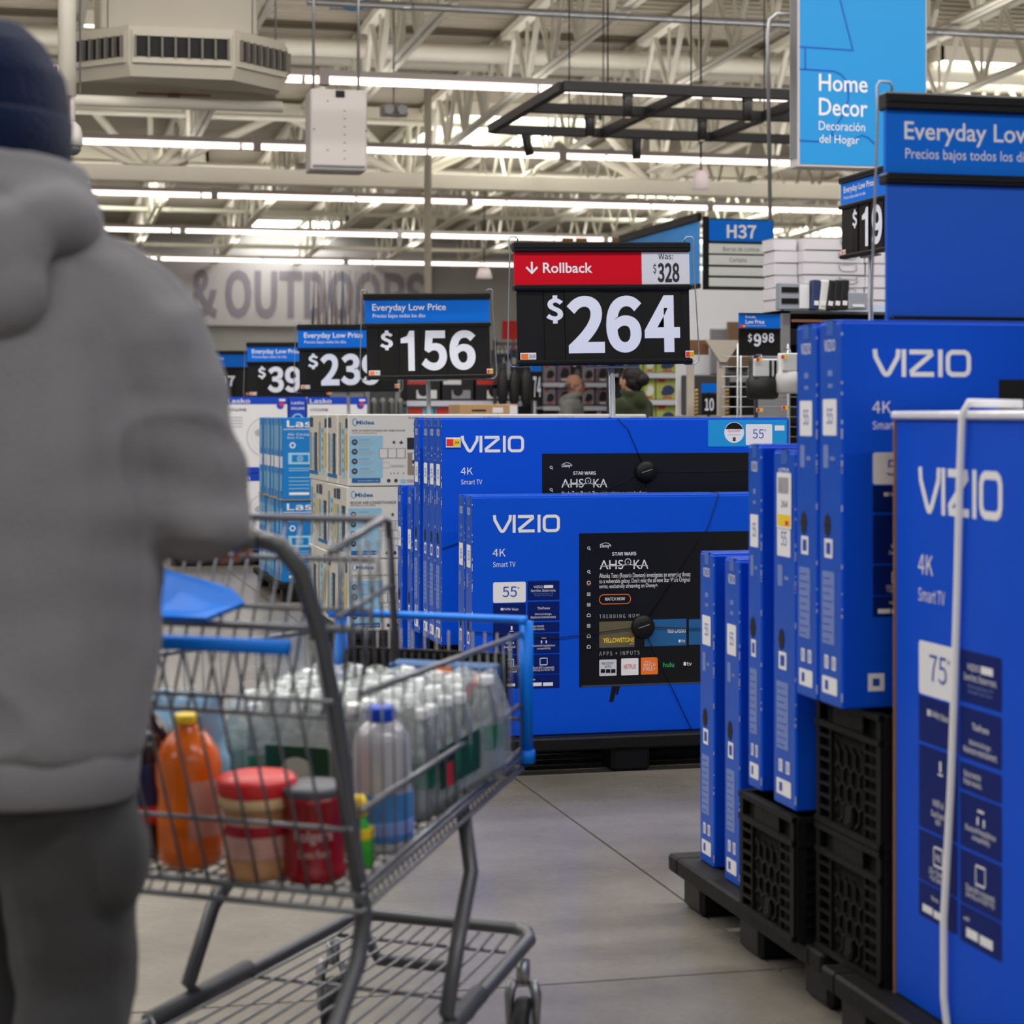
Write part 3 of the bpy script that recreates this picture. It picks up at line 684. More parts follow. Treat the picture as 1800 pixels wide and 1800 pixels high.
def tv_box(x, y, z, w, h, d, lab, group, prints=0, size='55', sc=1., rz=0, side=True, tilt=0, hole=.47):
    t = thing('television_carton', lab, 'tv box', (x, y, z), rz, group)
    if tilt: t.rotation_euler = (0, tilt, rz)
    key = (w, h, d)
    if key not in _tvc:
        mb = MB(); mb.box(0, 0, 0, w, d, h, 0, .004)
        a = mb.mesh('carton', [BLUE, BLUE_SIDE, M('torn_edge', (190, 196, 214), .7)])
        for p in a.polygons:
            if p.normal.x < -.9 or p.normal.x > .9: p.material_index = 1
        mb = MB()   # top flaps slightly proud, with a clear-tape seam
        mb.box(.002, .003, h, w-.002, d*.47, h+.003, 0, .001); mb.box(.002, d*.53, h, w-.002, d-.003, h+.003, 0, .001)
        f = mb.mesh('top_flap', [BLUE])
        mb = MB(); mb.box(-.001, d*.36, h*.965, .0, d*.64, h+.004, 0).box(-.001, d*.36, h+.003, w+.001, d*.64, h+.0045, 0)
        tp = mb.mesh('packing_tape', [M('packing_tape', (70, 112, 196), .15, coat=.6)])
        s_ = side_print(h, d).mesh('end_print', MATS)
        mb = MB(); fr = frame((-.0008, d*.62, 0), (0, -1, 0))
        q = [(r_*math.cos(a_)*.7, r_*math.sin(a_)) for r_, a_ in [(.021*(1+.18*math.cos(4*a_)**2), a_) for a_ in [i*math.pi/8 for i in range(16)]]]
        mb.prism([(a_, h*hole+b_) for a_, b_ in q], fr, .0004, 0)
        hh = mb.mesh('hand_hole', [M('hand_hole_dark', (26, 14, 12), .8)])
        mb = MB(); rnd = random.Random(3)
        for i in range(int(h/.05)):
            zz = rnd.random()*(h-.03)+.005; mb.box(-.0008, -.0008, zz, .0012, .0012, zz+.003+rnd.random()**3*.025, 0)
        ww = mb.mesh('worn_edge', [M('torn_edge', (190, 196, 214), .7)])
        _tvc[key] = (a, f, tp, s_, hh, ww)
    a, f, tp, s_, hh, ww = _tvc[key]
    link('carton', a, t); link('top_flap', f, t)
    if side:
        o = link('packing_tape', tp, t); link('end_print', s_, t); link('hand_hole', hh, t); o = link('worn_edge', ww, t); o['kind'] = 'stuff'
    if prints: tv_print(t, w, h, sc, size, prints > 1)
    return t

# ---- pallets
def pallet(x, y, w, l, lab, hgt=.13, group='black plastic pallets'):
    t = thing('plastic_pallet', lab, 'pallet', (x, y, 0), 0, group)
    mb = MB()
    mb.box(0, 0, hgt-.045, w, .07, hgt, 0, .006); mb.box(0, l-.07, hgt-.045, w, l, hgt, 0, .006); mb.box(0, .07, hgt-.045, .07, l-.07, hgt, 0, .006); mb.box(w-.07, .07, hgt-.045, w, l-.07, hgt, 0, .006)
    part('deck_rim', mb, [BLACKR], t)
    n = int((l-.14)/.1); st = (l-.14)/n
    sl = MB().box(.07, 0, hgt-.03, w-.07, st*.7, hgt-.004, 0, .003).mesh('slat', [BLACKR])
    for i in range(n): link('slat', sl, t, (0, .07+st*(i+.15), 0))
    ft = MB(); ft.box(0, 0, 0, .14, .14, hgt-.04, 0, .012); ftm = ft.mesh('foot', [BLACKP])
    for i in (0, .5, 1):
        for j in (0, .5, 1): link('foot', ftm, t, (.03+(w-.2)*i, .03+(l-.2)*j, 0))
    return t
# ---- crates
def crate_mesh(L=.33, Wd=.33, h=.265):
    """ribbed milk crate: walls of the lattice kind"""
    def wall(fr, w):
        mb = MB(); t = .009
        for v0, v1 in ((0, .012), (h-.012, h), (h-.062, h-.05)): mb.prism([(0, v0), (w, v0), (w, v1), (0, v1)], fr, t+.006, 0, -.004)
        for u0, u1 in ((0, .02), (w-.02, w)): mb.prism([(u0, 0), (u1, 0), (u1, h), (u0, h)], fr, t, 0, -.002)
        for v in (.03, .055, .08, .105, .13, .155, .18): 
            mb.prism([(0.02, v), (.075, v), (.075, v+.006), (.02, v+.006)], fr, t, 0, -.002); mb.prism([(w-.075, v), (w-.02, v), (w-.02, v+.006), (w-.075, v+.006)], fr, t, 0, -.002)
        for u in (.075, w-.081): mb.prism([(u, .012), (u+.006, .012), (u+.006, h-.06), (u, h-.06)], fr, t, 0, -.002)
        # honeycomb middle
        r = .024; cx = w/2
        for i in range(-2, 3):
            for j in range(4):
                c0 = (cx+i*r*1.73+(r*.866 if j % 2 else 0), .045+j*r*1.5)
                if abs(c0[0]-cx) > w/2-.09: continue
                pts = [(c0[0]+r*math.sin(k*math.pi/3), c0[1]+r*math.cos(k*math.pi/3)) for k in range(6)]
                for k in range(3):
                    a, b = Vector(pts[k]), Vector(pts[k+1]); n_ = Vector((-(b-a).y, (b-a).x)).normalized()*.0028
                    mb.prism([tuple(a-n_), tuple(b-n_), tuple(b+n_), tuple(a+n_)], fr, t, 0, -.001)
        pts = [(cx+.028*math.cos(k*math.pi/8), .04+.026*math.sin(k*math.pi/8)) for k in range(16)]
        mb.prism(pts, fr, .0015, 1, .004)
        mb.prism([(.09, h-.05), (w-.09, h-.05), (w-.09, h-.012), (.09, h-.012)], fr, t*.6, 0, 0)
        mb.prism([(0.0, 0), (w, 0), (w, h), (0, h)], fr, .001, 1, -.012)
        return mb
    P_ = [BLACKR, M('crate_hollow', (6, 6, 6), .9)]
    A = wall(frame((0, 0, 0), (1, 0, 0)), L).mesh('lattice_wall', P_)
    B = wall(frame((0, Wd, 0), (0, -1, 0)), Wd).mesh('lattice_wall', P_)
    base = MB().box(.01, .01, 0, L-.01, Wd-.01, .01).mesh('crate_base', P_)
    return A, B, base
_cr = crate_mesh()
def crate(x, y, z, lab, group='black plastic crates under the television cartons'):
    t = thing('milk_crate', lab, 'crate', (x, y, z), 0, group)
    link('lattice_wall', _cr[0], t); link('lattice_wall', _cr[1], t); link('crate_base', _cr[2], t)
    o = link('lattice_wall', _cr[0], t, (.33, .33, 0), (0, 0, math.pi)); o = link('lattice_wall', _cr[1], t, (.33, .33, 0), (0, 0, math.pi))
    return t

# ---- the middle island
ZP = .13
pallet(1.50, 6.86, 1.22, 1.02, 'black plastic pallet under the 55-inch carton that fronts the middle island')
pallet(1.50, 7.96, 1.22, 1.0, 'black plastic pallet behind, under the two far television cartons of the middle island')
wx, wy = P(830, 7.1); G1 = 'television cartons on the middle island'
tv_box(wx, wy, ZP, 1.37, .835, .105, 'blue 55-inch television carton standing lowest at the front of the middle island', G1, 2)
tv_box(wx, wy+.125, ZP, 1.37, .835, .105, 'blue television carton tucked right behind the lowest front carton', G1)
bx, by = P(776, 7.58)
crz = (ZP+.255)
for i in range(3):
    for j in range(1):
        crate(bx+.03+.4*i, by+.03+.36*j, ZP, 'black milk crate under the raised cartons of the middle island, %s' % ['at the aisle', 'second in', 'third in'][i])
lbs = ['raised blue 55-inch television carton with red and yellow price tag, front of the raised row', 'raised blue television carton, second of the raised row', 'raised blue television carton, third of the raised row', 'raised blue television carton, last of the raised row and set apart']
for i, s in enumerate((0, .12, .24, .425)):
    tv_box(bx, by+s, crz+.011, 1.37, .84, .112, lbs[i], G1, 2 if i == 0 else 0)
gx, gy = bx, by+.575
tv_box(gx-.0, gy, ZP, 1.3, .83, .1, 'low blue television carton standing on the pallet behind the raised row', G1, 1)
tv_box(gx-.0, gy+.215, ZP, 1.3, .83, .1, 'farthest low blue television carton of the middle island', G1, 1)
# yellow/red price ticket on the raised carton
fr = frame((bx, by-.003, crz+.851), (1, 0, 0)); mb = MB()
mb.rect(fr, .016, -.105, .072, -.068, 0, .001); mb.rect(fr, .018, -.1, .044, -.074, 1, .0016); mb.rect(fr, .044, -.1, .07, -.074, 2, .0016)
mb.text('264', fr, .048, -.092, .066, -.08, 3, 'I', 0, .002)
single('price_ticket', mb, [WHITE, RED, YEL, INK], 'small red and yellow price ticket stuck on the raised carton of the middle island', 'ticket')
# wire-wrapped security pucks
def puck(face, u, v, lab, ends, back=None):
    t = thing('security_wrap', lab, 'security tag', face(u, v, 0))
    o = Vector(face(u, v, 0)); n = (face(0, 0, 1)-face(0, 0, 0)); ux = face(1, 0, 0)-face(0, 0, 0); vz = face(0, 1, 0)-face(0, 0, 0)
    T = Matrix((( *ux, 0), (*vz, 0), (*n, 0), (0, 0, 0, 1))).transposed()
    part('puck', MB().lathe([(.042, .0), (.042, .012), (.036, .02), (.012, .022)], 24, T=T), [BLACKP], t)
    part('puck_bar', MB().prism([(-.02, -.004), (.02, .008), (.02, .011), (-.02, -.001)], lambda a, b, e: ux*a+vz*b+n*e, .001, 0, .022), [MGREY], t)
    for e in ends:
        pts = [ux*0+n*.004]+[ux*(a-u)+vz*(b-v)+n*c for a, b, c in e]
        part('cable', MB().tube(pts, .0013, 5), [BLACKP], t)
f1 = frame((wx, wy, ZP), (1, 0, 0)); up = duv(1255, 1090); 
puck(f1, up[0], up[1]-.13+.0, 'round black security puck with thin cables wrapped on the lowest front carton', [[(.86, .72, .003), (.90, .835, .003), (.905, .842, -.003), (.905, .842, -.12)], [(.80, .0, .003)], [(.3, .34, .003), (-.004, .37, .003), (-.004, .37, -.1)], [(1.32, .33, .003)]])
f2 = frame((bx, by, crz+.011), (1, 0, 0))
puck(f2, .79, .64, 'round black security puck with thin cables wrapped on the raised carton', [[(.72, .80, .003), (.68, .84, .003), (.68, .846, -.12)], [(.6, .56, .003), (0, .36, .003), (-.004, .42, -.1)], [(1.32, .64, .003)], [(.8, 0, .003)]])

# ---- the island beside the aisle, nearer
pallet(1.63, 3.98, 1.22, 1.02, 'black plastic pallet at the far end of the nearer island, its corner bare')
pallet(1.60, 2.78, 1.22, 1.13, 'black plastic pallet under the leaning 75-inch carton')
G2 = 'television cartons on the nearer island'
x, y = P(1300, 4.846); tv_box(x, y, ZP, 1.18, .775, .105, 'low blue television carton standing on the bare pallet corner', G2, 0)
x, y = P(1262, 5.03); tv_box(x, y+.03, ZP, 1.18, .775, .105, 'farthest blue television carton of the nearer island, standing on the pallet', G2, 1)
cxr, cyr = P(1400, 4.35)
for i in range(3): crate(cxr+.0+.36*i, cyr, ZP, 'black milk crate of the single layer on the nearer island, %s' % ['at the aisle corner', 'second from the aisle', 'third from the aisle'][i])
zA = ZP+.266+.01
tv_box(cxr-.0, cyr+.005, zA, 1.18, .765, .13, 'blue television carton with a barcode sticker on its end, standing on a single crate', G2, 1)
x, y = P(1330, 4.615)
tv_box(x+.0, y-.03, zA, 1.18, .775, .085, 'thin blue television carton beside the one with the barcode sticker, on the same crate', G2, 1)
# sticker
mb = MB(); fr = frame((cxr-.0012, cyr+.13, zA), (0, -1, 0))
mb.rect(fr, .02, .6, .105, .72, 0, .0008, .003)
for q in range(7): mb.rect(fr, .03+.009*q, .675, .034+.009*q, .71, 1, .0012)
mb.rect(fr, .025, .605, .1, .63, 2, .0012); mb.rect(fr, .07, .607, .09, .617, 3, .0014); mb.text('264', fr, .045, .645, .085, .66, 1, 'I', 0, .0012)
single('clearance_sticker', mb, [WHITE, INK, YEL, RED], 'white and yellow barcode sticker on the end of the crate-top carton', 'sticker')
# two-high crates and the raised 50-inch cartons
kx, ky = P(1575, 4.03)
for i in range(3):
    for k in range(2): crate(kx-.035+.36*i, ky-.02, ZP+.268*k, 'black milk crate of the double stack, %s, %s' % (['at the aisle corner', 'second from the aisle', 'third from the aisle'][i], ['lower', 'upper'][k]))
zB = ZP+.268*2+.002
rx, ry = P(1480, 4.045)
tv_box(rx, ry, zB, 1.12, .768, .118, 'raised blue television carton facing the camera on the double stack of crates', G2, 2, '50', .88)
tv_box(rx, ry+.13, zB, 1.12, .765, .112, 'raised blue television carton behind the one on the double stack of crates', G2, 0)
# 75-inch carton along the aisle
qx, qy = P(1575, 3.97)
T75 = tv_box(qx, qy, ZP, 1.72, 1.11, .17, 'huge blue 75-inch television carton standing along the aisle, tied with white strap', G2, 2, '75', 1.4, rz=-math.pi/2, side=False)
part('edge_board', MB().box(-.004, -.004, 0, .0, .174, 1.11), [M('raw_board', (150, 110, 90), .8)], T75, 'bare brown board edge')
part('foam_cap', MB().box(-.01, -.008, 1.112, 1.73, .178, 1.128, 0, .004), [M('shrink_film', (226, 228, 236), .25, coat=.4, bump=.4, scale=14)], T75, 'crumpled white film along the top')
# strap
f75 = frame((qx, qy, ZP), (0, -1, 0), (0, 0, 1), (-1, 0, 0))
mb = MB(); path = [(.330, 1.14, -.1), (.325, 1.142, .004), (.31, 1.12, .008), (.295, 1.0, .006), (.285, .8, .006), (.272, .6, .006), (.262, .45, .007), (.235, .2, .008), (.235, .06, .008), (.25, -.02, .006), (.27, -.06, .0)]
mb.tube([f75(a, b, c+.004) for a, b, c in path], .0075, 8, sx=.45)
single('white_strap', mb, [WHITE], 'white plastic strap bent over the top and down the huge carton', 'strap')

# ================================================================== PRICE SIGNS
def wire_hook(x, w, h, side):
    """bent wire running down the side of the sign"""
    s = side
    return [(x-s*.02, .0, h-.004), (x-s*.02, -.006, h+.014), (x-s*.012, -.008, h+.022), (x+s*.01, -.008, h+.022), (x+s*.016, -.008, h+.012), (x+s*.014, -.008, h-.05), (x+s*.03, -.01, .05), (x+s*.028, -.01, .012), (x+s*.012, -.008, -.002), (x-s*.03, -.004, -.002)]
SM = [BLACKP, SIGNBLUE, SIGNRED, WHITE, LGREY, CARD, DIGIT, INK, RED, YEL, ORG]
def sign(loc, lab, digits, header='blue', rz=0, roll=0, w=.727, h=.484, pole=0, group='price signs on poles', cents=None, blue_back=False, hook=True, polex=0, cat='price sign', small=False, foot=True):
    """origin: bottom-left corner of the sign"""
    t = thing('price_sign', lab, cat, loc, rz, group); t.rotation_euler = (0, roll, rz)
    k = w/.727; kh = h/.484
    V = lambda z: (1060+42-z)*.491/1000*kh            # zoom rows -> height
    U = lambda x: (x-195)*.491/1000*k
    fr = frame((0, -.008, 0), (1, 0, 0))
    for n, a, b in (('top_rail', 115, 190), ('middle_rail', 455, 502), ('bottom_rail', 1056, 1102)):
        mb = MB().box(0 if n != 'bottom_rail' else .012, -.022, V(b), w, .022, V(a), 0, .004).box(.002, -.026, (V(a)+V(b))/2-.002, w-.002, -.02, (V(a)+V(b))/2+.002, 0)
        part(n, mb, SM, t)
    mb = MB().box(.004, -.008, V(456), w-.004, .004, V(188), 1 if header == 'blue' else 2)
    if header == 'blue':
        if small:
            mb.text('Everyday', fr, U(430), V(275), U(760), V(225), 3, 'R', 0, .001); mb.text('Low Price', fr, U(430), V(365), U(1120), V(290), 3, 'R', .01, .001); mb.text('Precios bajos todos los dias', fr, U(430), V(415), U(1180), V(390), 3, 'R', 0, .001)
        else: mb.text('Everyday Low Price', fr, U(290), V(335), U(1150), V(235), 3, 'R', .012, .001); mb.text('Precios bajos todos los días', fr, U(295), V(405), U(905), V(348), 3, 'R', .0, .001)
    else:
        mb.ribbon([(U(346), V(270)), (U(346), V(355))], .008, fr, 3, .001); mb.ribbon([(U(300), V(312)), (U(346), V(359)), (U(392), V(312))], .008, fr, 3, .0012)
        mb.text('Rollback', fr, U(437), V(360), U(848), V(277), 3, 'R', .016, .001)
    part('header_card', mb, SM, t)
    if header == 'red':
        mb = MB().box(U(1262), -.011, V(456), w-.004, -.008, V(196), 4); f2_ = frame((0, -.011, 0), (1, 0, 0))
        mb.text('Was:', f2_, U(1405), V(252), U(1528), V(206), 7, 'I', .005, .001); mb.text('$', f2_, U(1358), V(372), U(1384), V(285), 7, 'I', .01, .001)
        for c_, a, b in (('3', 1395, 1452), ('2', 1456, 1516), ('8', 1520, 1580)): mb.text(c_, f2_, U(a), V(438), U(b), V(282), 7, 'I', .035, .001)
        part('was_price_card', mb, SM, t, 'pale card with the old price')
    if blue_back:
        part('blue_filler', MB().box(.006, -.01, V(1100), w-.006, .0, V(502), 0), [SIGNBLUE if blue_back == 1 else M('filler_blue', (0, 88, 196), .45)], t, 'plain blue filler panel'); 
    else:
        part('back_board', MB().box(.012, -.006, V(1060), w-.006, .004, V(500), 0), SM, t)
        us = [437, 607] + [607+325*i for i in range(1, 4)]
        if cents is None:
            for q, (c_, a, b) in enumerate(digits):
                e0 = U(a-15); e1 = U(b+10)
                mb = MB().box(e0, -.0115-.001*(q % 2), V(1055), e1, -.006, V(503), 5); fr3 = frame((0, -.0125, 0), (1, 0, 0))
                if c_ == '$': mb.text('$', fr3, U(a), V(765), U(b), V(540), 6, 'I', .04, .001)
                else: mb.text(c_, fr3, U(a), V(1005), U(b), V(545), 6, 'I', .042, .001)
                part('digit_card', mb, SM, t)
        else:
            for c_, a, b, v0, v1 in cents:
                mb = MB().box(U(a-15), -.0115, V(1055), U(b+10), -.006, V(503), 5); mb.text(c_, frame((0, -.0115, 0), (1, 0, 0)), U(a), V(v0), U(b), V(v1), 6, 'I', .042, .001); part('digit_card', mb, SM, t)
        mb = MB()
        for a, wd_ in ((235, 130), (1618, 72)):
            if a > 1500 and small: continue
            mb.rect(fr, U(a), V(1050), U(a+wd_), V(996), 3, .006); mb.rect(fr, U(a+wd_*.05), V(1046), U(a+wd_*.5), V(1004), 8 if a > 1000 else 10, .0065)
            if a > 1000: mb.rect(fr, U(a+wd_*.5), V(1046), U(a+wd_), V(1004), 9, .0065); mb.text('19', fr, U(a+wd_*.52), V(1042), U(a+wd_*.92), V(1008), 7, 'I', 0, .007)
            else: mb.text('264.00', fr, U(a+wd_*.55), V(1040), U(a+wd_*.95), V(1008), 7, 'I', 0, .007)
        part('shelf_ticket', mb, SM, t, 'small red and yellow ticket')
    if hook:
        for s, x in ((-1, .0), (1, w)): part('wire_hook', MB().tube(wire_hook(x, w, h, s), .0028, 6), [STEEL], t)
    if pole:
        px_ = w/2+polex
        part('pole', MB().tube([(px_, .015, .004), (px_, .015, -pole)], .013, 10), [GREYPOLE], t); part('pole_bracket', MB().box(px_-.11, .0, -.012, px_+.11, .03, -.003), [GREYPOLE], t)
        if foot: part('pole_foot', MB().box(px_-.06, -.045, -pole, px_+.06, .075, -pole+.01), [GREYPOLE], t)
    return t
P_sign = P3
D264 = [('$', 455, 595), ('2', 625, 938), ('6', 952, 1250), ('4', 1275, 1575)]
D3 = lambda s: [('$', 395, 530)]+[(c, a, b) for c, a, b in zip(s, (590, 865, 1175), (800, 1130, 1440))]
d = 8.02
loc = P_sign(905, 644, d)
sign(loc, 'red rollback price sign reading 264 on a grey pole', D264, 'red', roll=-.02, pole=loc.z-ZP-.0, polex=.035, foot=False)
d = 11.5; loc = P_sign(642, 668, d)
sign(loc, 'blue everyday price sign reading 156 on a grey pole above the air conditioners', [('$', 370, 520), ('1', 610, 770), ('5', 850, 1150), ('6', 1180, 1490)], roll=-.02, pole=loc.z-.14)
d = 14.6; loc = P_sign(524, 690, d)
sign(loc, 'blue everyday price sign reading 23, half behind the sign reading 156', [('$', 340, 490), ('2', 520, 800), ('3', 820, 1110), ('9', 1130, 1420)], roll=-.015, pole=loc.z-.14, polex=.0)
d = 17.8; loc = P_sign(434, 700, d)
sign(loc, 'blue everyday price sign starting 39, its right part behind the sign starting 23', [('$', 390, 530), ('3', 560, 850), ('9', 870, 1160)], roll=-.01, pole=loc.z-.14)
d = 21.; loc = P_sign(312, 699, d)
sign(loc, 'blue price sign ending in 97, peeking from behind the hooded person', None, cents=[('9', 790, 960, 900, 620), ('9', 1040, 1200, 860, 640), ('7', 1225, 1390, 860, 640)], roll=0, pole=loc.z-.01)
# near right sign with blue filler
d = 4.37; loc = P_sign(1551, 575, d); 
sign(loc, 'large blue everyday price sign with a plain blue lower panel, above the raised cartons', None, blue_back=2, roll=0, pole=loc.z-ZP, h=.50, foot=False)
# oblique sign
d = 10.9; loc = P3(1480, 456, 11.6)
sign(loc, 'blue price sign turned along the aisle, half hidden by the large blue sign', [('$', 560, 690), ('1', 830, 1000), ('9', 1100, 1380)], rz=-math.pi/2, pole=loc.z-.01, hook=False, group='price signs clamped on shelving', h=.46)

# ================================================================== AIR CONDITIONER CARTONS
ax0, ay0 = P(611, 10.6)
AW, AD, AH = .405, .35, .375
def midea_front(mb, es):
    fr = frame((0, -.001, 0), (1, 0, 0)); w, h = AW, AH
    U = lambda x: (x-985)/470.*w*.98+.004; V = lambda y: h-(y-205)/490.*h     # rows and columns of the upper carton close-up
    mb.ribbon([(U(1022)+.012*math.cos(a), V(262)+.018*math.sin(a)) for a in [math.radians(60+i*25) for i in range(11)]], .003, fr, 1, .0006)
    mb.text('Midea', fr, U(1030), V(278), U(1142), V(250), 1, 'R', .02)
    mb.text('5,000', fr, U(1355), V(242), U(1420), V(227), 4, 'I', .012); mb.text('BTU', fr, U(1428), V(241), U(1462), V(228), 6, 'I')
    if es: mb.text('AIRE ACONDICIONADO DE HABITACIÓN', fr, U(1002), V(325), U(1335), V(310), 4, 'I', .01); mb.text('CONTROLES MECÁNICOS', fr, U(1002), V(340), U(1158), V(330), 4, 'I')
    else: mb.text('ROOM AIR CONDITIONER', fr, U(1002), V(327), U(1286), V(307), 4, 'I', .01); mb.text('MECHANICAL CONTROLS', fr, U(1002), V(340), U(1158), V(330), 4, 'I')
    mb.rect(fr, U(988), V(640), U(1195), V(355), 2, .0005)
    for i, y in enumerate((398, 463, 528, 595)):
        mb.disc(fr, U(1020), V(y), .016, 3, .0009, 14); mb.ribbon([(U(1012), V(y+4)), (U(1020), V(y-8)), (U(1028), V(y+4))], .002, fr, 0, .0013)
        mb.text('Control', fr, U(1050), V(y-12), U(1110), V(y-22), 1, 'I', 0, .0009)
        for q in (0, 1, 2): mb.rect(fr, U(1050), V(y+2+q*11), U(1150-q*12), V(y-2+q*11), 7, .0009)
    mb.rect(fr, U(1003), V(673), U(1180), V(642), 1, .0009); mb.text('Garantía limitada de 1 año' if es else 'One year limited warranty', fr, U(1040), V(663), U(1170), V(652), 0, 'I', 0, .0013)
    mb.rect(fr, U(1172), V(508), U(1338), V(440), 6, .0009)
    for q in range(3): mb.rect(fr, U(1176+54*q), V(504), U(1224+54*q), V(444), 5, .0013)
    mb.ribbon([(U(1178), V(538)), (U(1232), V(534)), (U(1238), V(570)), (U(1182), V(576))], .0015, fr, 7, .0009, closed=True)
    for q in range(3): mb.rect(fr, U(1245), V(556+6*q), U(1330), V(554+6*q), 7, .0009)
    for x in (1240, 1262, 1284, 1320): mb.text('*', fr, U(x), V(616), U(x+10), V(604), 4, 'I')
    mb.text('*', fr, U(1254), V(412), U(1276), V(386), 4, 'I'); mb.rect(fr, U(1298), V(405), U(1322), V(397), 3, .0009); mb.rect(fr, U(1306), V(413), U(1314), V(388), 3, .0009)
    mb.rect(fr, U(1347), V(448), U(1452), V(368), 4, .0009)
    mb.rect(fr, U(1350), V(622), U(1452), V(470), 8, .0009); mb.rect(fr, U(1380), V(560), U(1452), V(475), 0, .0012); mb.rect(fr, U(1380), V(545), U(1450), V(520), 4, .0015)
    for x in (1232, 1277): mb.disc(fr, U(x), V(660), .01, 3, .0009, 12)
    mb.rect(fr, U(1306), V(678), U(1338), V(650), 2, .0009)
    for q in range(4): mb.rect(fr, U(1345), V(655+6*q), U(1450), V(653+6*q), 6, .0009)
    for q in range(9): mb.rect(fr, U(1388+6.5*q), V(330), U(1391+6.5*q), V(303), 4, .0009)
    mb.rect(fr, U(1385), V(282), U(1450), V(270), 6, .0009)
AM = [WHITE, M('midea_blue', (0, 104, 168), .5), LBLUE, M('icon_slate', (50, 66, 84), .5), INK, CARTONW, M('print_grey', (140, 142, 148), .5), M('print_pale_grey', (168, 176, 186), .5), M('photo_beige', (150, 138, 124), .5), M('yellow_tag', (222, 180, 50), .5), M('carton_end_grey', (150, 148, 140), .5)]
mfE = MB(); midea_front(mfE, True); mfE = mfE.mesh('front_print', AM)
mfN = MB(); midea_front(mfN, False); mfN = mfN.mesh('front_print', AM)
mb = MB(); fr = frame((-.001, AD, 0), (0, -1, 0))
mb.rect(fr, .02, .30, .14, .355, 3, .0006); mb.rect(fr, .20, .05, .30, .27, 3, .0006); mb.rect(fr, .02, .06, .09, .27, 10, .0006); mb.rect(fr, .1, .08, .155, .25, 2, .0006); mb.rect(fr, .0, .03, AD, .05, 1, .0006); mb.rect(fr, .31, .13, .335, .25, 0, .0006)
for q in range(8): mb.rect(fr, .17, .06+.028*q, .19, .068+.028*q, 6, .0006)
endA = mb.mesh('end_print', AM)
mb = MB(); fr = frame((-.001, AD, 0), (0, -1, 0))
mb.rect(fr, .03, .05, .1, .33, 10, .0006); mb.rect(fr, .13, .04, .22, .30, 2, .0006); mb.rect(fr, .25, .08, .31, .27, 9, .0006); mb.rect(fr, .26, .3, .33, .35, 3, .0006)
for q in range(5): mb.disc(fr, .175, .08+.05*q, .014, 3, .001, 10)
endB = mb.mesh('end_print', AM)
cb = MB().box(0, 0, 0, AW-.003, AD-.004, AH-.004, 0, .003).mesh('carton', [CARTONW, M('carton_end', (196, 194, 186), .5)])
for p in cb.polygons:
    if p.normal.x < -.9: p.material_index = 1
flp = MB().box(.004, .004, AH-.004, AW*.5, AD-.008, AH-.001).box(AW*.5+.003, .004, AH-.004, AW-.006, AD-.008, AH-.002).mesh('top_flap', [CARTONW])
pallet(ax0-.03, ay0-.03, 1.7, 1.5, 'black plastic pallet under the stacked air conditioner cartons', group='black pallets far down the aisle')
rown = ['bottom', 'middle', 'top']; coln = ['beside the box fans', 'second from the box fans', 'third from the box fans', 'fourth from the box fans']
def ac(i, j, k):
    rnd = random.Random(i*31+j*7+k)
    lab = 'white air conditioner carton, %s layer, %s' % (rown[k], coln[i] if j == 0 else '%s behind the front, column %s' % (['', 'one row', 'two rows', 'three rows'][j], ['by the box fans', 'second', 'third', 'fourth'][i]))
    t = thing('air_conditioner_carton', lab, 'carton', (ax0+i*AW+rnd.uniform(-.004, .004), ay0+j*AD+rnd.uniform(0, .005), ZP+.001+k*AH+.001*k), rnd.uniform(-.01, .01), 'air conditioner cartons in a stack')
    link('carton', cb, t)
    if k == 2: link('top_flap', flp, t)
    if j == 0: link('front_print', mfN if (k == 1) else mfE, t)
    if i == 0: link('end_print', endA if (j+k) % 2 else endB, t)
for i in range(4):
    for j in range(4):
        for k in range(3):
            if i == 0 or j == 0 or (k == 2 and j == 1 and i < 4): ac(i, j, k)

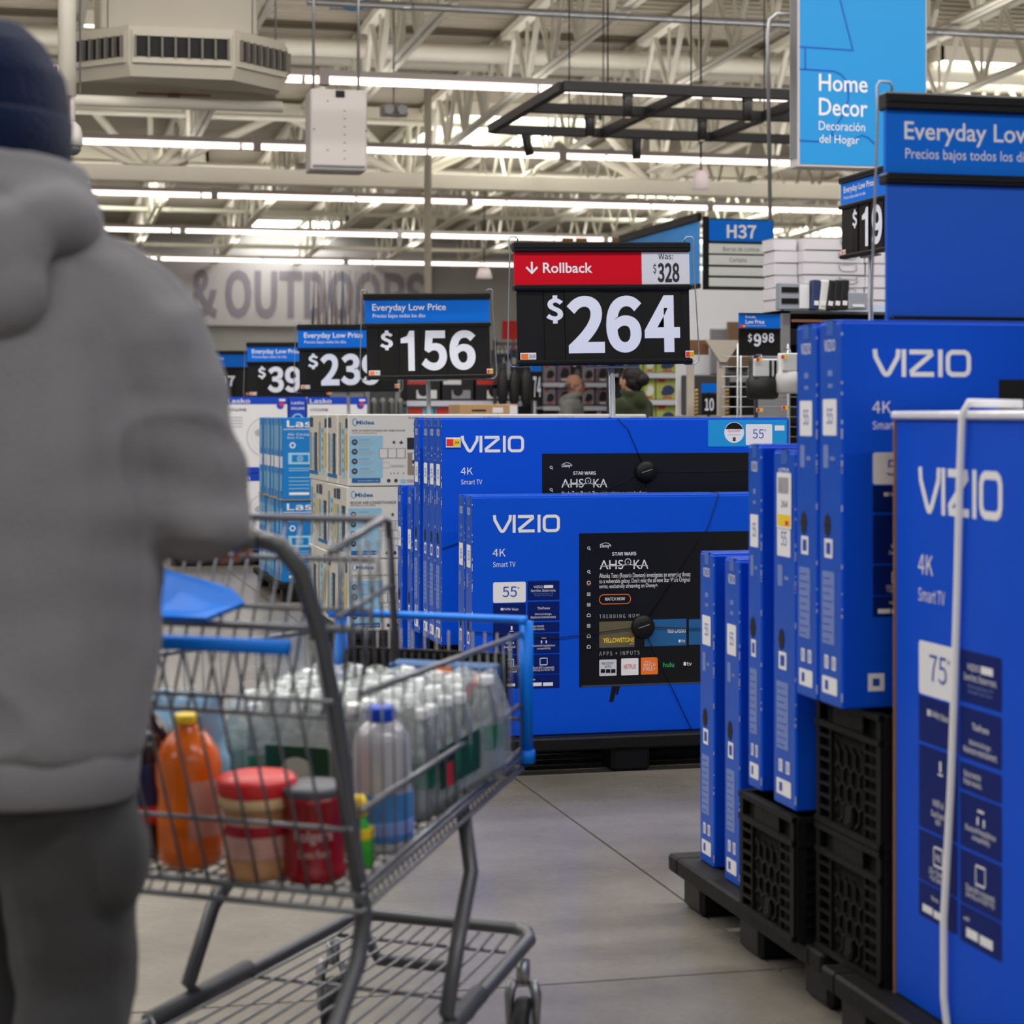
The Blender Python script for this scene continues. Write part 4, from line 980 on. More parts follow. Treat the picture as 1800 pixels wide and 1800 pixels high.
# ================================================================== FAN CARTONS
def carton(name, x, y, z, w, d, h, lab, cat, group, mats, prints, body=1, ends=None, rz=0):
    t = thing(name, lab, cat, (x, y, z), rz, group)
    part('carton', MB().box(0, 0, 0, w-.003, d-.003, h-.003, body, .003), mats, t)
    mb = MB(); prints(mb, frame((0, -.001, 0), (1, 0, 0)), w, h); part('front_print', mb, mats, t)
    if ends: mb = MB(); ends(mb, frame((-.001, d, 0), (0, -1, 0)), d, h); part('end_print', mb, mats, t)
    return t
LM = [WHITE, SKYB, M('royal_blue', (0, 66, 196), .45), INK, LGREY, M('pale_grey_print', (176, 180, 188), .5), LBLUE, RED]
def lasko_box(mb, fr, w, h):
    U = lambda x: (x-532)/360.*w; V = lambda y: h-(y-232)/555.*h
    mb.text('Lasko', fr, U(550), V(300), U(745), V(250), 0, 'I', .02); mb.rect(fr, .004, V(316), w-.006, V(312), 0, .0006)
    mb.text('Air Circulating', fr, U(553), V(362), U(715), V(338), 0, 'I'); mb.text('Box Fan', fr, U(553), V(377), U(622), V(365), 0, 'I')
    mb.disc(fr, U(575), V(422), .022, 0, .0006, 6); mb.disc(fr, U(575), V(422), .013, 1, .001, 6)
    mb.rect(fr, U(556), V(550), U(658), V(472), 6, .0006); mb.rect(fr, U(572), V(535), U(645), V(487), 1, .001)
    for a in range(4): an = a*math.pi/4; mb.ribbon([(U(608)-.025*math.cos(an), V(512)-.025*math.sin(an)), (U(608)+.025*math.cos(an), V(512)+.025*math.sin(an))], .006, fr, 6, .0014)
    for y in (575, 590, 637, 662, 687, 712): mb.rect(fr, U(558), V(y+5), U(650), V(y), 6, .0006)
    mb.rect(fr, U(560), V(758), U(648), V(740), 0, .0006)
    pts = [(U(700), V(380)), (U(760), V(380)), (U(860), V(380)), (U(860), V(720)), (U(740), V(720)), (U(695), V(690)), (U(675), V(620)), (U(675), V(430))]
    mb.add([fr(u, v, .0008) for u, v in pts[::-1]], [tuple(range(8))], 6); 
def lasko_end(mb, fr, d, h):
    mb.rect(fr, .0, h*.38, d, h*.52, 0, .0006); mb.rect(fr, .0, h*.0, d*.2, h, 6, .0005)
    mb.rect(fr, d*.35, h*.6, d*.75, h*.9, 6, .0007); mb.rect(fr, d*.3, h*.1, d*.7, h*.3, 6, .0007)
lx, ly = P(497, 13.7)
pallet(lx-.03, ly-.03, 1.2, 1.5, 'black plastic pallet under the blue box fan cartons', group='black pallets far down the aisle')
for k in range(2):
    t0 = None
    for j in range(10):
        rnd = random.Random(j+k*20); dx = rnd.uniform(-.012, .012)
        lab = 'blue box fan carton, %s tier, %s' % (['lower', 'upper'][k], 'front of the row with its face in view' if j == 0 else 'slot %s behind the front one' % ['', 'one', 'two', 'three', 'four', 'five', 'six', 'seven', 'eight', 'nine'][j])
        if j == 0: carton('box_fan_carton', lx, ly, .131+k*.556, .55, .13, .55, lab, 'carton', 'box fan cartons in two tiers', LM, lasko_box, 1, lasko_end)
        elif t0 is None: t0 = carton('box_fan_carton', lx+dx, ly+j*.133, .131+k*.556, .55, .13, .55, lab, 'carton', 'box fan cartons in two tiers', LM, lambda *a: a[0].rect(a[1], .1, .1, .2, .2, 0), 1, lasko_end)
        else: dup(t0, (lx+dx, ly+j*.133, .131+k*.556), None, lab)
    single('slip_sheet', MB().box(lx-.01, ly-.01, .131+.5505, lx+.56, ly+1.35, .131+.5555), [KRAFT], 'thin brown cardboard sheet between the two tiers of box fans', 'cardboard') if k == 0 else None
def cyclone(mb, fr, w, h):
    mb.rect(fr, .0, h*.9, w-.003, h-.003, 2, .0006); mb.text('Lasko', fr, w*.04, h*.912, w*.4, h*.975, 0, 'I', .02, .001); mb.text('CYCLONE', fr, w*.05, h*.81, w*.34, h*.845, 3, 'R', .02)
    mb.ribbon([(w*.66+w*.31*math.cos(a), h*.47+w*.31*math.sin(a)) for a in [i*math.pi/12 for i in range(24)]], .006, fr, 5, .0008, closed=True)
    for r in (.1, .17, .24): mb.ribbon([(w*.66+w*r*math.cos(a), h*.47+w*r*math.sin(a)) for a in [i*math.pi/10 for i in range(20)]], .002, fr, 5, .0008, closed=True)
    for a0 in range(3):
        a = a0*2.09+.5; c_ = (w*.66+.13*w*math.cos(a), h*.47+.13*w*math.sin(a)); mb.disc(fr, c_[0], c_[1], w*.08, 5, .001, 12, w*.06)
    mb.rect(fr, .0, 0, w-.003, h*.075, 2, .0006); mb.disc(fr, w*.88, h*.885, w*.06, 2, .0012, 14); mb.disc(fr, w*.9, h*.9, w*.035, 7, .0016, 12); mb.rect(fr, w*.86, h*.94, w*.96, h*.97, 0, .0012)
    for y in (.72, .68, .64, .6): mb.rect(fr, w*.05, h*y, w*.28, h*(y+.012), 5, .0006)
    mb.disc(fr, w*.1, h*.4, w*.03, 5, .0006); mb.disc(fr, w*.2, h*.37, w*.03, 5, .0006)
def cyc_side(mb, fr, w, h):
    mb.text('Lasko', fr, w*.14, h*.9, w*.86, h*.94, 0, 'I', .02, .001); mb.text('CYCLONE', fr, w*.12, h*.83, w*.9, h*.86, 0, 'I', .04, .001)
    mb.disc(fr, w*.5, h*.7, w*.35, 6, .0006); mb.disc(fr, w*.5, h*.7, w*.26, 2, .001); mb.rect(fr, w*.2, h*.3, w*.8, h*.45, 6, .0006); mb.rect(fr, w*.2, h*.1, w*.8, h*.2, 0, .0006)
yx, yy = P(395, 17)
pallet(yx-.4, yy-.03, 1.7, 1.2, 'black plastic pallet under the white pedestal fan cartons', group='black pallets far down the aisle')
for k in range(2):
    n_ = ['lower', 'upper'][k]
    carton('fan_carton', yx, yy, .131+k*.64, .525, .3, .635, 'white and blue fan carton with a fan picture, %s, nearest the hooded person' % n_, 'carton', 'white fan cartons', LM, cyclone, 0)
    carton('fan_carton', yx+.535, yy, .131+k*.64, .145, .5, .635, 'narrow royal blue end of a fan carton, %s tier' % n_, 'carton', 'white fan cartons', LM, cyc_side, 2)
    carton('fan_carton', yx+.69, yy, .131+k*.64, .51, .3, .635, 'white and blue fan carton behind the grey sign pole, %s tier' % n_, 'carton', 'white fan cartons', LM, cyclone, 0)
    carton('fan_carton', yx-.54, yy, .131+k*.64, .525, .3, .635, 'white and blue fan carton mostly hidden by the hooded person, %s tier' % n_, 'carton', 'white fan cartons', LM, cyclone, 0)

# ================================================================== MERCHANDISE FARTHER BACK
def at(px, d): return P(px, d)
def gondola(name, x, y, w, d, h, levels, lab, group='store shelving', mat=MGREY, peg=True, rz=0):
    t = thing(name, lab, 'shelving', (x, y, 0), rz, group)
    part('back_panel', MB().box(0, d-.03, 0, w, d, h), [M('pegboard', (70, 70, 72), .7)], t)
    part('base_deck', MB().box(0, 0, 0, w, d-.03, .16), [mat], t)
    for i in range(int(w/1.2)+2):
        x_ = min(w-.04, i*1.2); part('upright', MB().box(x_, d-.07, 0, x_+.04, d+.02, h+.02), [mat], t)
    for z in levels: part('shelf', MB().box(0, .0, z-.03, w, d-.03, z, 0).box(0, -.012, z-.045, w, 0, z+.005), [LGREY, mat], t)
    return t
PACK = [M('pack_green', (168, 178, 90), .5), M('pack_grey', (140, 140, 146), .5), M('pack_navy', (40, 56, 96), .5), M('pack_red', (190, 50, 44), .5), M('pack_black', (26, 26, 28), .5), M('pack_mauve', (120, 96, 116), .5), M('pack_white', (214, 214, 214), .5), M('pack_teal', (96, 170, 190), .5), KRAFT]
def pack_mesh(w, h, d, main, tag, fig):
    mb = MB().box(0, 0, 0, w, d, h, 0, .004); fr = frame((0, -.001, 0), (1, 0, 0))
    mb.rect(fr, w*.08, h*.78, w*.42, h*.96, 1, .001, .0); mb.disc(fr, w*.58, h*.42, w*.3, 2, .001, 12, h*.24); mb.disc(fr, w*.42, h*.3, w*.2, 2, .0014, 10, h*.14); mb.rect(fr, w*.3, h*.05, w*.75, h*.13, 1, .001)
    return mb.mesh('package', [PACK[main], PACK[tag], PACK[fig]])
PK = [pack_mesh(.22, .22, .05, 0, 3, 2), pack_mesh(.12, .22, .05, 0, 3, 6), pack_mesh(.14, .2, .05, 1, 3, 4), pack_mesh(.1, .22, .05, 4, 6, 5), pack_mesh(.16, .24, .06, 5, 6, 4), pack_mesh(.2, .3, .08, 7, 3, 4), pack_mesh(.12, .3, .08, 4, 6, 6)]
def packs(x, y, z, w, kinds, step, lab, group, n0=0, cat='package'):
    q = 0; u = .02
    while u < w-.1:
        me = PK[kinds[q % len(kinds)]]; ww = me.vertices and max(v.co.x for v in me.vertices)
        o = link('hanging_package', me, None, (x+u, y, z)); o['label'] = lab; o['category'] = cat; o['group'] = group
        u += ww+step; q += 1
# green-pack aisle, behind the pole of the rollback sign
x, y = P(1092, 20.5); GS = gondola('shelving_unit', x, y, 3.2, .5, 2.2, [.5, .86, 1.13, 1.40, 1.67, 1.95], 'grey shelving unit of green packages with red tags behind the dark-haired person')
for z, l in ((1.14, 'lowest shelf in view'), (1.41, 'middle shelf'), (1.68, 'highest shelf in view')): packs(x, y+.05, z, 1.9, [0, 1], .012, 'green package with red tag on the %s' % l, 'green packages, %s' % l)
x, y = P(955, 23.5); gondola('shelving_unit', x, y, 2.2, .5, 2.3, [.5, .8, 1.05, 1.35, 1.62], 'darker shelving unit of small grey and mauve packages, behind the bald person')
for q, z in enumerate((.82, 1.07, 1.37, 1.64)): packs(x, y+.05, z, 2.2, [2, 4, 3], .02, 'small grey or mauve package on the %s row behind the bald person' % ['lowest', 'second', 'third', 'top'][q], 'small packages, %s row' % ['lowest', 'second', 'third', 'top'][q])
# shelving of colourful boxes behind the air conditioners
x, y = P(715, 19); gondola('shelving_unit', x, y, 1.1, .5, 1.75, [.5, 1.0, 1.38], 'grey shelving unit of red and pale blue boxed goods above the air conditioners')
def boxes_row(x, y, z, specs, lab, group):
    for i, (u, w, h, a, b, c) in enumerate(specs):
        t = thing('boxed_goods', lab % (['first', 'second', 'third', 'fourth', 'fifth', 'sixth'][i]), 'box', (x+u, y, z), 0, group)
        part('carton', MB().box(0, 0, 0, w, .3, h, 0, .004), [PACK[a]], t)
        mb = MB(); fr = frame((0, -.001, 0), (1, 0, 0)); mb.rect(fr, 0.01, h*.76, w*.6, h*.97, 0, .001); mb.rect(fr, w*.3, h*.1, w*.9, h*.5, 1, .001); mb.disc(fr, w*.5, h*.45, w*.16, 2, .0014, 10); mb.rect(fr, w*.05, h*.5, w*.25, h*.62, 2, .0012)
        part('front_print', mb, [PACK[b], PACK[c], PACK[4]], t)
boxes_row(x, y+.02, 1.0+.0, [(.0, .26, .33, 7, 3, 6), (.27, .28, .33, 7, 3, 2), (.56, .3, .33, 6, 3, 7), (.87, .2, .33, 7, 3, 6)], 'pale blue and red boxed goods above the air conditioners, %s along the lower shelf', 'boxed goods, lower shelf')
boxes_row(x, y+.02, 1.385, [(.0, .32, .2, 4, 3, 6), (.34, .3, .2, 4, 6, 1), (.66, .36, .2, 4, 3, 6)], 'black and red boxed goods above the air conditioners, %s along the upper shelf', 'boxed goods, upper shelf')
# yellow-based tools between fan cartons and boxes
x, y = P(653, 18.5); gondola('shelving_unit', x, y, .32, .4, 1.6, [.6, 1.15], 'narrow dark shelf of yellow-footed lanterns beside the white fan cartons')
for i in range(4):
    t = thing('lantern', 'dark lantern with a yellow foot, %s from the white fan cartons' % ['first', 'second', 'third', 'fourth'][i], 'lantern', (x+.04+.08*i, y+.1, 1.15), 0, 'lanterns with yellow feet')
    part('foot', MB().lathe([(.034, 0), (.036, .06), (.03, .075)], 12), [YEL], t); part('body', MB().lathe([(.026, .075), (.026, .2), (.03, .21), (.03, .24), (.01, .26)], 12), [M('lantern_grey', (120, 124, 120), .3)], t); part('strap', MB().box(-.028, -.03, .08, -.02, -.024, .22), [PACK[4]], t)
# brown cartons lying on a table
x, y = P(806, 15.2)
t = thing('stock_table', 'dark stock table hidden behind the cartons, carrying two flat brown cartons', 'table', (x-.1, y-.05, 0))
part('table_top', MB().box(0, 0, 1.1, .75, .6, 1.14), [DGREY], t)
for u in (.03, .68):
    for v in (.03, .53): part('leg', MB().box(u, v, 0, u+.04, v+.04, 1.1), [DGREY], t)
for k, (dx, w) in enumerate(((0, .46), (.0, .44))):
    t = thing('brown_carton', 'flat brown cardboard carton with dark print and white labels, %s of two' % ['lower', 'upper'][k], 'carton', (x+dx+.01*k, y, 1.141+.097*k), 0, 'flat brown cartons')
    part('carton', MB().box(0, 0, 0, w, .4, .095, 0, .004), [KRAFT], t)
    mb = MB(); fr = frame((0, -.001, 0), (1, 0, 0)); mb.text('•SMARTMOVER•', fr, .09, .035, .2, .06, 0, 'I', .02) if False else mb.rect(fr, .09, .04, .2, .055, 0, .001)
    mb.rect(fr, .25, .03, .33, .07, 1, .001); mb.rect(fr, .38, .02, .44, .085, 1, .001); part('label', mb, [INK, WHITE], t)
# distant price sign on an angle "74"
x, y = P(935, 17); t = thing('price_sign', 'slanted black and blue price sign reading 74, in shade beyond the rollback sign', 'price sign', (x, y, Z(704, 17)), .9, 'far price signs')
part('price_card', MB().box(0, 0, 0, .2, .012, .24).text('7', frame((0, -.001, 0), (1, 0, 0)), .02, .03, .09, .2, 1, 'I', .03).text('4', frame((0, -.001, 0), (1, 0, 0)), .1, .03, .18, .2, 1, 'I', .03), [CARD, DIGIT], t)
part('header_card', MB().box(0, 0, .245, .2, .012, .31), [SIGNBLUE], t); part('pole', MB().rod((.1, .02, .24), (.1, .02, -Z(704, 17)), .012, 8), [GREYPOLE], t)
# dark clothing rack & bike-like clutter in shade: black bags hanging
x, y = P(868, 19)
t = thing('bag_rack', 'dark steel rack hung with black bags between the two grey sign poles', 'rack', (x, y, 0))
for u in (0, .36): part('post', MB().box(u, 0, 0, u+.03, .03, 1.95), [DGREY], t)
part('top_bar', MB().box(0, 0, 1.9, .39, .03, 1.93), [DGREY], t); part('lower_bar', MB().box(0, 0, 1.5, .39, .03, 1.53), [DGREY], t)
for i in range(3):
    t = thing('hanging_bag', 'black bag on the dark rack, %s one' % ['first', 'middle', 'last'][i], 'bag', (x+.07+.11*i, y-.06, 1.32), 0, 'black bags on the rack')
    mb = MB(); ell(mb, (0, 0, .18), (.055, .05, .19)); part('bag_body', mb, [PACK[4]], t); part('bag_strap', MB().tube([(-.03, 0, .34), (-.02, .02, .55), (0, .05, .6), (.02, .02, .55), (.03, 0, .34)], .006, 6), [DGREY], t)
# blue store fixtures and white goods around 870-900
boxes_row(P(872, 27)[0], P(872, 27)[1], 1.9, [(0, .3, .22, 2, 6, 6)], 'navy and white box high on a far shelf beside the sign reading 156, %s', 'far boxes')
x, y = P(870, 27); gondola('shelving_unit', x-.1, y-.05, 1.0, .5, 1.9, [1.0, 1.5], 'far shelving unit under the red placard')
single('red_placard', MB().box(x+.1, y, 2.25, x+.42, y+.02, 2.5).box(x+.24, y+.005, 2.1, x+.27, y+.015, 2.25), [RED], 'small red placard on a post beyond the sign reading 156', 'sign')
# green merchandise on a shelf over the sign ending in 97
x, y = P(352, 23); gondola('shelving_unit', x, y, 1.4, .5, 1.7, [.6, 1.2], 'far shelving unit topped with greenish packs behind the sign ending in 97')
for i in range(8):
    o = single('top_stock', MB().box(0, 0, 0, .1, .2, .1+.03*(i % 3), 0, .004), [[PACK[0], PACK[3], PACK[6]][i % 3]], '%s pack in the row topping the far shelf' % ['olive', 'red', 'white'][i % 3], 'package', (x+.05+.12*i, y+.1, 1.7+.02), 0, 'packs topping the far shelf')
# fishing rods rising from a rack before the fascia
x, y = P(545, 33)
t = thing('rod_rack', 'rack holding upright fishing rods before the pale lettered fascia', 'rack', (x, y, 0))
part('rack_base', MB().box(0, 0, 0, 1.0, .3, .2), [DGREY], t); part('rack_rail', MB().box(0, 0, 2.2, 1.0, .3, 2.3), [PACK[3]], t)
for u in (0, .96): part('upright', MB().box(u, .13, .2, u+.04, .17, 2.2), [DGREY], t)
rodm = [MB().tube([(0, 0, 0), (0, 0, .5), (0, 0, 1.3)], [.016, .012, .004], 6, 0).tube([(0, 0, 0), (0, 0, .3)], .02, 6, 1).mesh('fishing_rod', [M('rod_'+n, c, .4), PACK[4]]) for n, c in (('blue', (70, 120, 170)), ('brown', (140, 100, 90)), ('pale', (210, 200, 205)))]
for i in range(24):
    rnd = random.Random(i); o = link('fishing_rod', rodm[i % 3], None, (x+.03+.04*i, y+.08+.12*(i % 2), 2.3), (rnd.uniform(-.05, .05), rnd.uniform(-.06, .06), 0))
    o['label'] = '%s upright fishing rod in the rack before the lettered fascia' % ['blue', 'brown', 'pale'][i % 3]; o['category'] = 'fishing rod'; o['group'] = 'fishing rods, %s' % ['blue', 'brown', 'pale'][i % 3]
# brown oars/paddles standing above the rollback sign
for i, px in enumerate((998, 1022, 1085)):
    x, y = P(px, 30); z0_ = 3.3
    o = single('wooden_paddle', MB().tube([(0, 0, 0), (0, 0, z0_+.3)], .02, 6).box(-.09, -.01, z0_+.1, .09, .01, z0_+.55, 0, .008), [M('paddle_wood', (176, 138, 96), .6)], 'wooden paddle standing far beyond the rollback sign, %s' % ['first', 'second', 'last by itself'][i], 'paddle', (x, y, 0), 0, 'wooden paddles')
# netting-like hooks of far hanging stock above the rollback sign

# ================================================================== HOME DECOR SIDE
# aisle marker
d = 16.5; mx_, my_ = P(1244, d)
t = thing('aisle_marker', 'blue H37 aisle marker with white strips listing curtains, on black rails', 'sign', (mx_, my_, 0))
sc_ = d/F; w = 120*sc_/CT; V = lambda py: Z(py, d)
fr = frame((0, -.002, 0), (1, 0, 0))
GR = M('dark_green_rail', (16, 34, 26), .5)
part('backing', MB().box(0, 0, V(517), w, .03, V(383), 0, .003), [GR], t)
mb = MB(); mb.rect(fr, .01, V(423), w-.01, V(386), 0, .002); part('header_panel', mb, [SIGNBLUE], t, 'blue panel with the aisle number')
mb = MB(); mb.text('H37', fr, 35*sc_, V(418), 90*sc_, V(394), 0, 'I', .03, .004); part('aisle_number', mb, [WHITE], t)
for i, (a, b) in enumerate(((428, 445), (448, 465), (469, 484), (488, 503))):
    mb = MB().box(.01, -.006, V(b), w-.012, -.001, V(a)); 
    if i == 0: mb.text('Barras de cortina', frame((0, -.0065, 0), (1, 0, 0)), 28*sc_, V(441), 95*sc_, V(433), 1, 'I', .0, .001)
    if i == 1: mb.text('Curtains', frame((0, -.0065, 0), (1, 0, 0)), 40*sc_, V(460), 72*sc_, V(452), 1, 'I', .0, .001)
    part('name_strip', mb, [M('strip_pale', (214, 218, 214), .5), DGREY], t)
part('post', MB().box(-.03, 0, 0, .01, .04, V(380)), [BLACKP], t)
part('post', MB().box(w-.02, 0, 0, w+.01, .04, V(505)), [BLACKP], t)
for s in (0, 1): part('brace', MB().rod((.05+s*.4, .02, V(520)), (.0+s*.5, .35, V(560)), .008, 6), [DGREY], t)
# side banner running along the aisle
t = thing('aisle_banner', 'blue everyday price banner running back from the aisle marker under a black rail', 'sign', (mx_-.06, my_+.03, V(520)), math.pi/2)
L = 2.2; hh = V(384)-V(520)
part('top_rail', MB().box(0, -.02, hh-.02, L, .02, hh+.05, 0, .006), [BLACKP], t)
mb = MB().box(0, -.004, .1, L, .004, hh-.02); fr = frame((L, .006, 0), (-1, 0, 0)); mb.text('Everyday Low Price', fr, .15, hh-.26, 1.25, hh-.13, 1, 'R', .01, .002)
part('banner_panel', mb, [M('banner_blue', (50, 140, 220), .5), WHITE], t)
part('lower_rail', MB().box(0, -.012, .06, L, .012, .1), [BLACKP], t); part('post', MB().box(L-.04, -.02, -V(520), L, .02, .06), [BLACKP], t)
# 9.98 sign on its wire rack
d = 12.2; x, y = P(1298, d)
t = thing('price_sign', 'small blue price sign reading 9 98 on a wire rack end', 'price sign', (x, y, 0), 0, 'price signs clamped on shelving')
w = 75*d/F/CT; V = lambda py: Z(py, d); U = lambda q: (q-1298)*d/F
fr = frame((0, -.012, 0), (1, 0, 0))
part('header_card', MB().box(0, -.01, V(577), w, .0, V(552), 0).text('Everyday', fr, U(1310), V(560), U(1329), V(555), 1, 'R', .01, .001).text('Low Price', fr, U(1310), V(569), U(1345), V(562), 1, 'R', .02, .001).text('Precios bajos todos los días', fr, U(1311), V(574), U(1348), V(571), 1, 'R', 0, .001), [SIGNBLUE, WHITE], t)
mb = MB().box(0, -.01, V(625), w, 0, V(579), 0)
for c_, a, b, v0, v1 in (('$', 1314, 1322, 602, 586), ('9', 1325, 1339, 609, 586), ('9', 1341, 1351, 602, 585), ('8', 1353, 1363, 602, 585)): mb.text(c_, fr, U(a), V(v0), U(b), V(v1), 1, 'I', .04, .001)
part('price_card', mb, [CARD, DIGIT], t); part('rail', MB().box(0, -.02, V(580), w, .0, V(577)).box(0, -.02, V(625), w, .0, V(617)).box(0, -.015, V(552), w, 0, V(550)), [BLACKP], t)
part('shelf_ticket', MB().rect(fr, U(1299), V(576), U(1309), V(571), 0, .003).rect(fr, U(1305), V(575), U(1309), V(572), 1, .004), [RED, YEL], t)
part('mount_post', MB().box(w*.4, .001, .0, w*.4+.02, .02, V(580)), [DGREY], t)
RK = t = thing('wire_rack', 'upright wire grid rack under the sign reading 9 98', 'rack', (x+.04, y+.07, 0))
mb = MB()
for q in range(26): mb.rod((-.12, 0, .1+.06*q), (.36, 0, .1+.06*q), .0035, 5)
part('grid_rung', mb, [STEEL], t, stuff=True)
for u in (-.02, .0, .3): part('upright', MB().rod((u, 0, 0), (u, 0, 1.68), .006, 6), [STEEL], t)
for i, (px, pyy, c1, lab) in enumerate(((1313, 702, PACK[4], 'black folded bedding pack with clear window hanging on the wire rack'), (1363, 692, M('pack_silver', (196, 196, 198), .35), 'white folded bedding pack with clear window hanging on the wire rack'))):
    px0, py0 = P(px, 11.9); t = thing('bedding_pack', lab, 'package', (px0, py0-.02, Z(pyy, 11.9)), .05)
    mb = MB(); 
    loft(mb, [(.09, 0, 0, .07, .05), (.09, 0, .01, .095, .07), (.09, 0, .11, .1, .07), (.09, 0, .13, .085, .05), (.09, 0, .22, .085, .02), (.09, 0, .235, .08, .015)], 16)
    part('folded_bedding', mb, [c1], t); part('header_window', MB().box(.015, -.052, .13, .165, -.03, .235, 0, .006), [M('clear_pouch', (208, 210, 212), .15, coat=.5)], t)
    for q in (0, 1): part('stripe', MB().box(.11+.03*q, -.055, .13, .125+.03*q, -.051, .225), [PACK[4] if q == i else CARD], t)
    part('hook', MB().tube([(.09, 0, .235), (.09, .02, .26), (.09, .1, .26)], .004, 5), [STEEL], t)
for i, (px, py_) in enumerate(((1329, 636), (1373, 631), (1375, 720), (1330, 724))):
    q = P3(px, py_, 11.8); mb = MB(); fr = frame((0, 0, 0), (1, 0, 0)); mb.box(0, 0, 0, .038, .004, .022, 0).rect(fr, .001, .001, .019, .021, 1, .001).rect(fr, .019, .001, .037, .021, 2, .001)
    part('shelf_ticket', mb, [WHITE, RED, YEL], RK, 'red and yellow ticket', loc=q-Vector(RK['_o']))
# shelf of curtain rods with white boxes above
d = 13.0; x, y = P(1376, d); t = thing('shelving_unit', 'black shelving bay of packaged curtain rods with a pale label strip on its top shelf', 'shelving', (x, y, 0), 0, 'store shelving')
zt = Z(545, d)
part('end_upright', MB().box(0, 0, 0, .05, .5, zt), [MGREY], t); part('back_panel', MB().box(.16, .46, 0, 2.2, .5, zt+.4), [PACK[4]], t); part('shelf', MB().box(0, 0, zt-.02, 2.2, .46, zt+.0), [MGREY], t)
part('label_strip', MB().box(-.0, -.012, zt-.005, .72, -.001, zt+.04), [M('strip_blue_white', (196, 212, 236), .5)], t)
part('rod_rail', MB().box(.06, -.005, zt-.075, .27, .01, zt-.058, 0).box(.27, -.005, zt-.075, .6, .01, zt-.058, 1), [M('copper_strip', (176, 120, 100), .5), MGREY], t)
for q in range(3):
    z_ = zt-.17-.25*q
    part('rod_row', MB().box(.05, .0, z_-.05, 2.1, .3, z_+.05, 0, .004), [BLACKP], t)
    for u in (.13, .3, .6): part('rod_label', MB().box(.0+u, -.004, z_-.02, u+.06, -.001, z_+.02), [WHITE], t)
zt2 = zt+.001
W1 = M('storage_box_white', (214, 210, 216), .55)
bxm = MB().box(0, 0, 0, .42, .33, .078, 0, .003).mesh('box_body', [W1])
hdm = MB().tube([(.24, -.004, .065), (.245, -.018, .03), (.27, -.02, .02), (.33, -.02, .02), (.355, -.018, .03), (.36, -.004, .065)], .004, 6).mesh('handle', [MGREY])
lid = MB().box(0, -.0015, .073, .421, .331, .0765).mesh('lid_edge', [MGREY])
b0x, b0y = P(1415, 13.15)
for col in range(3):
    for k in range(6):
        rnd = random.Random(k*3+col)
        t = thing('storage_box', 'white %s box, %s from the shelf up, %s' % ('cord-handled' if col == 0 else 'plain lidded', ['first', 'second', 'third', 'fourth', 'fifth', 'sixth', 'seventh', 'eighth'][k], ['nearest the aisle marker', 'middle stack', 'stack nearest the large sign'][col]), 'box', (b0x+col*.43+rnd.uniform(-.01, .01), b0y+.02+.0*col, zt2+.0795*k), rnd.uniform(-.02, .02), 'white boxes stacked on the rod shelf')
        link('box_body', bxm, t); link('lid_edge', lid, t)
        if col == 0: link('handle', hdm, t)
for k in range(6):
    rnd = random.Random(k+50); o = thing('storage_box', 'white box turned sideways beside the aisle marker, %s layer up' % ['first', 'second', 'third', 'fourth', 'fifth', 'sixth', 'seventh', 'eighth'][k], 'box', (b0x-.165+rnd.uniform(-.004, .004), b0y+.12, zt2+.0795*k), rnd.uniform(-.02, .02), 'white boxes stacked on the rod shelf')
    link('box_body', MB().box(0, 0, 0, .16, .2, .078, 0, .003).mesh('box_body', [W1]), o); link('lid_edge', MB().box(-.001, -.001, .073, .16, .2, .0765).mesh('lid_edge', [MGREY]), o)
# packs in front of the white boxes
def fpack(px, pyb, w, h, mats, lab, tilt=0, kind='window'):
    q = P(px, 12.95); t = thing('curtain_pack', lab, 'package', (q[0], q[1], zt2), 0, 'packs standing before the white boxes'); t.rotation_euler = (0, tilt, 0)
    part('pack_body', MB().box(0, 0, 0, w, .08, h, 0, .006), [mats[0]], t)
    if kind == 'window':
        for k in (0, 1): part('dark_panel', MB().box(.01, -.004, h*(.22+.42*k), w*.62, 0, h*(.42+.42*k)), [mats[1]], t)
        part('side_label', MB().box(w*.66, -.004, .01, w*.98, 0, h*.95), [WHITE], t)
    else: part('side_label', MB().box(w*.2, -.004, h*.15, w*.8, 0, h*.3), [WHITE], t)
fpack(1371, 531, .2, .17, (M('pack_film', (150, 156, 166), .2, coat=.4), CARD), 'clear pack of dark curtains lying with two windows, nearest the aisle marker')
for i, (px, c1, tl) in enumerate(((1428, PACK[2], .05), (1440, PACK[6], .12), (1452, PACK[4], .14), (1465, PACK[4], .1), (1478, PACK[4], .06))):
    fpack(px, 531, .05, .19, (c1, CARD), 'slim %s pack leaning before the white boxes, %s' % (['navy', 'white', 'black', 'black', 'black'][i], ['first', 'second', 'third', 'fourth', 'fifth'][i]), tl, 'slim')
fpack(1492, 531, .13, .11, (M('pack_film', (150, 156, 166), .2), CARD), 'crumpled clear pack with a square label, farthest from the aisle marker', 0, 'slim')
